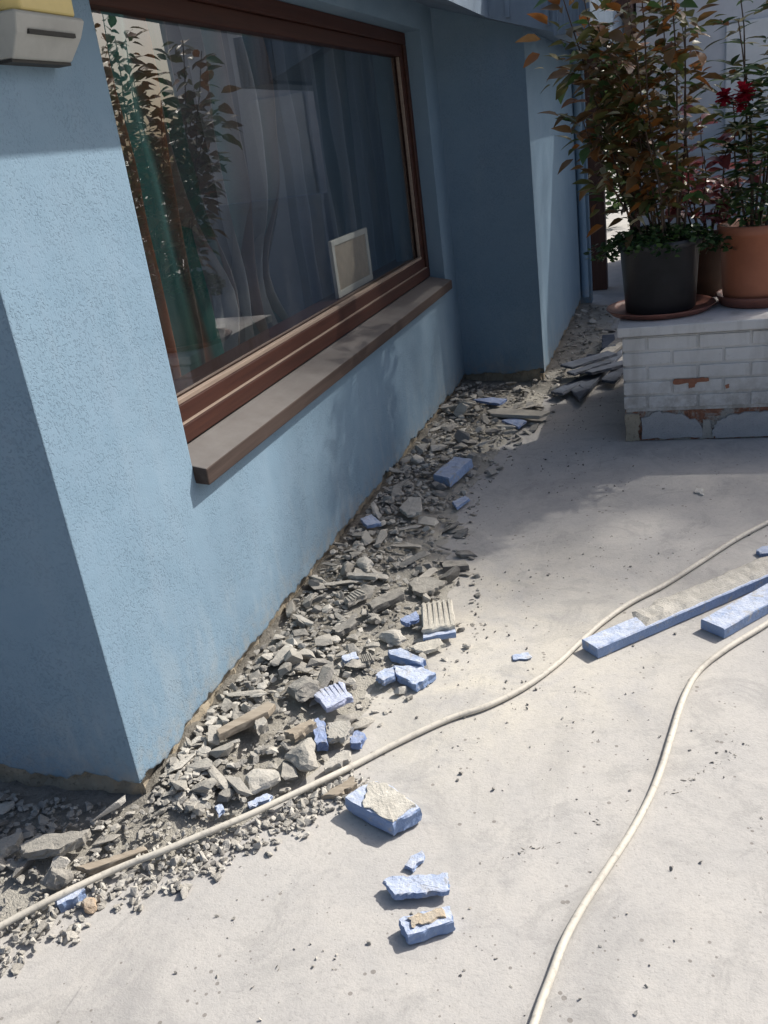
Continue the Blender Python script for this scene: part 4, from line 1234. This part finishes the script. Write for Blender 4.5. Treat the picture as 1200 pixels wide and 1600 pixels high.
def spot(zone, big=False):
    for _ in range(200):
        if zone == 'wall':
            y = 1.52 + (5.35-1.52)*rnd(0, 1)**1.15; wd = wid(y)
            x = XA + wd*min(1.12, abs(random.gauss(0, .5)))
            if x < XA+.015: continue
        elif zone == 'left':
            x = rnd(-1.95, -1.2); y = rnd(1.12, 1.5)
            if y < 1.1+.35*(x+1.95)/.75*.6: continue
        elif zone == 'hose':
            t = rnd(0, 1); i = min(len(HOSE1)-2, int(1+t*8)); p = HOSE1[i]
            x = p[0]+rnd(-.04, .13); y = p[1]+rnd(-.12, .05)
        else:
            y = rnd(5.0, 7.8); x = (XC if y > 5.45 else -1.1) + .02 + abs(random.gauss(0, .17))
            if x > -.3: continue
        if not covered(x, y) and not (big and near_hose(x, y, .042)): return x, y
    return x, y
def frag_matrix(me, x, y, z, size, flat):
    e = (rnd(-.35, .35), rnd(-.35, .35), rnd(0, 6.28)) if flat else (rnd(-.9, .9), rnd(-.9, .9), rnd(0, 6.28))
    R = (Matrix.Rotation(e[0], 4, 'X') @ Matrix.Rotation(e[1], 4, 'Y'))
    R = Matrix.Rotation(e[2], 4, 'Z') @ R
    low = min((R @ v.co).z for v in me.vertices)*size
    return Matrix.Translation((x, y, z-low-size*.05)) @ R @ Matrix.Scale(size, 4)
plan = [('wall', 212, .045, .125), ('left', 40, .03, .085), ('hose', 22, .018, .045), ('far', 26, .05, .13)]
for zone, cnt, s0, s1 in plan:
    for k in range(cnt):
        x, y = spot(zone, True)
        v = random.choices(vers, [5, 3, 3])[0]; q = random.choice((0, 1, 2, 3, 4, 5, 6, 7, 8, 9, 0, 2, 4, 6, 8, 1, 3, 10, 12, 14, 15, 16, 17, 14, 16)); me = v[q]
        sz = s0+(s1-s0)*rnd(0, 1)**1.8
        if q >= 14: sz *= 1.5
        o = bpy.data.objects.new('rubble_fragment', me)
        o.matrix_world = frag_matrix(me, x, y, heap_all(x, y)*.92 + rnd(0, .012)*(heap_all(x, y) > .01), sz, q < 10 or q >= 14)
        link(o)
        tone = ('mid grey', 'dark grey', 'pale')[vers.index(v)]
        shp = 'flat plaster shard' if q < 10 else ('chunky plaster lump' if q < 14 else 'narrow plaster sliver')
        if zone == 'wall': wh = 'near the house corner' if y < 2.3 else ('midway along the window wall' if y < 3.6 else 'near the inside corner before the return wall')
        else: wh = G[zone]
        tag(o, tone + ' ' + shp + ' in the rubble ' + wh if zone != 'hose' else tone + ' ' + shp + ' ' + wh, 'rubble', tone + ' ' + shp + 's ' + wh)
# the rest of the broken plaster, too small to pick apart
gr = MB()
def add_grit(zone, cnt, s0, s1, mats_w):
    for k in range(cnt):
        x, y = spot(zone, s1 > .03)
        mi = random.choices([0, 1, 2], mats_w)[0]; me = shapes[random.randrange(10, 14) if zone == 'hose' else random.randrange(14)]
        sz = s0+(s1-s0)*rnd(0, 1)**2
        M = frag_matrix(me, x, y, heap_all(x, y)*.85 + rnd(0, .006)*(heap_all(x, y) > .01), sz, zone != 'hose')
        gr.add([M @ v.co for v in me.vertices], [tuple(p.vertices) for p in me.polygons], mi)
add_grit('wall', 700, .026, .055, [5, 4, 3])
add_grit('wall', 2600, .01, .036, [5, 3, 3])
add_grit('left', 160, .02, .045, [5, 4, 2])
add_grit('left', 700, .008, .03, [5, 3, 2])
add_grit('hose', 900, .005, .024, [4, 1, 5])
add_grit('hose', 120, .02, .034, [4, 1, 5])
add_grit('far', 420, .012, .045, [4, 5, 1])
for k in range(3000):       # loose grit over the open floor, thinning away from the rubble
    y = rnd(1.0, 5.2); x = XA + wid(min(5.6, y)) + abs(random.gauss(0, .5))
    if x > 1.0: continue
    me = shapes[random.randrange(14)]; sz = .002+.012*rnd(0, 1)**6
    if mnoise.noise(Vector((x*2.2, y*2.2, 7))) < -.12: continue
    M = frag_matrix(me, x, y, 0, sz, False)
    gr.add([M @ v.co for v in me.vertices], [tuple(p.vertices) for p in me.polygons], random.choices([0, 1, 2], [4, 4, 2])[0])
for (ax, ay), (bx, by), cnt in (((-.03, 1.79), (.17, 2.0), 34), ((-.43, 1.49), (-.3, 1.58), 14), ((-.35, 1.5), (-.12, 1.75), 10)):
    for k in range(cnt):       # trails of crumbs scraped across the floor
        t = rnd(0, 1); x = ax+(bx-ax)*t+random.gauss(0, .008); y = ay+(by-ay)*t+random.gauss(0, .008)
        me = shapes[random.randrange(14, 18)]
        M = frag_matrix(me, x, y, 0, rnd(.004, .017), True)
        gr.add([M @ v.co for v in me.vertices], [tuple(p.vertices) for p in me.polygons], 1)
o = gr.obj('grit', [MORTAR, DARK, PALE], None); o['kind'] = 'stuff'
tag(o, 'small broken plaster crumbs and grit among the rubble and over the floor', 'grit')
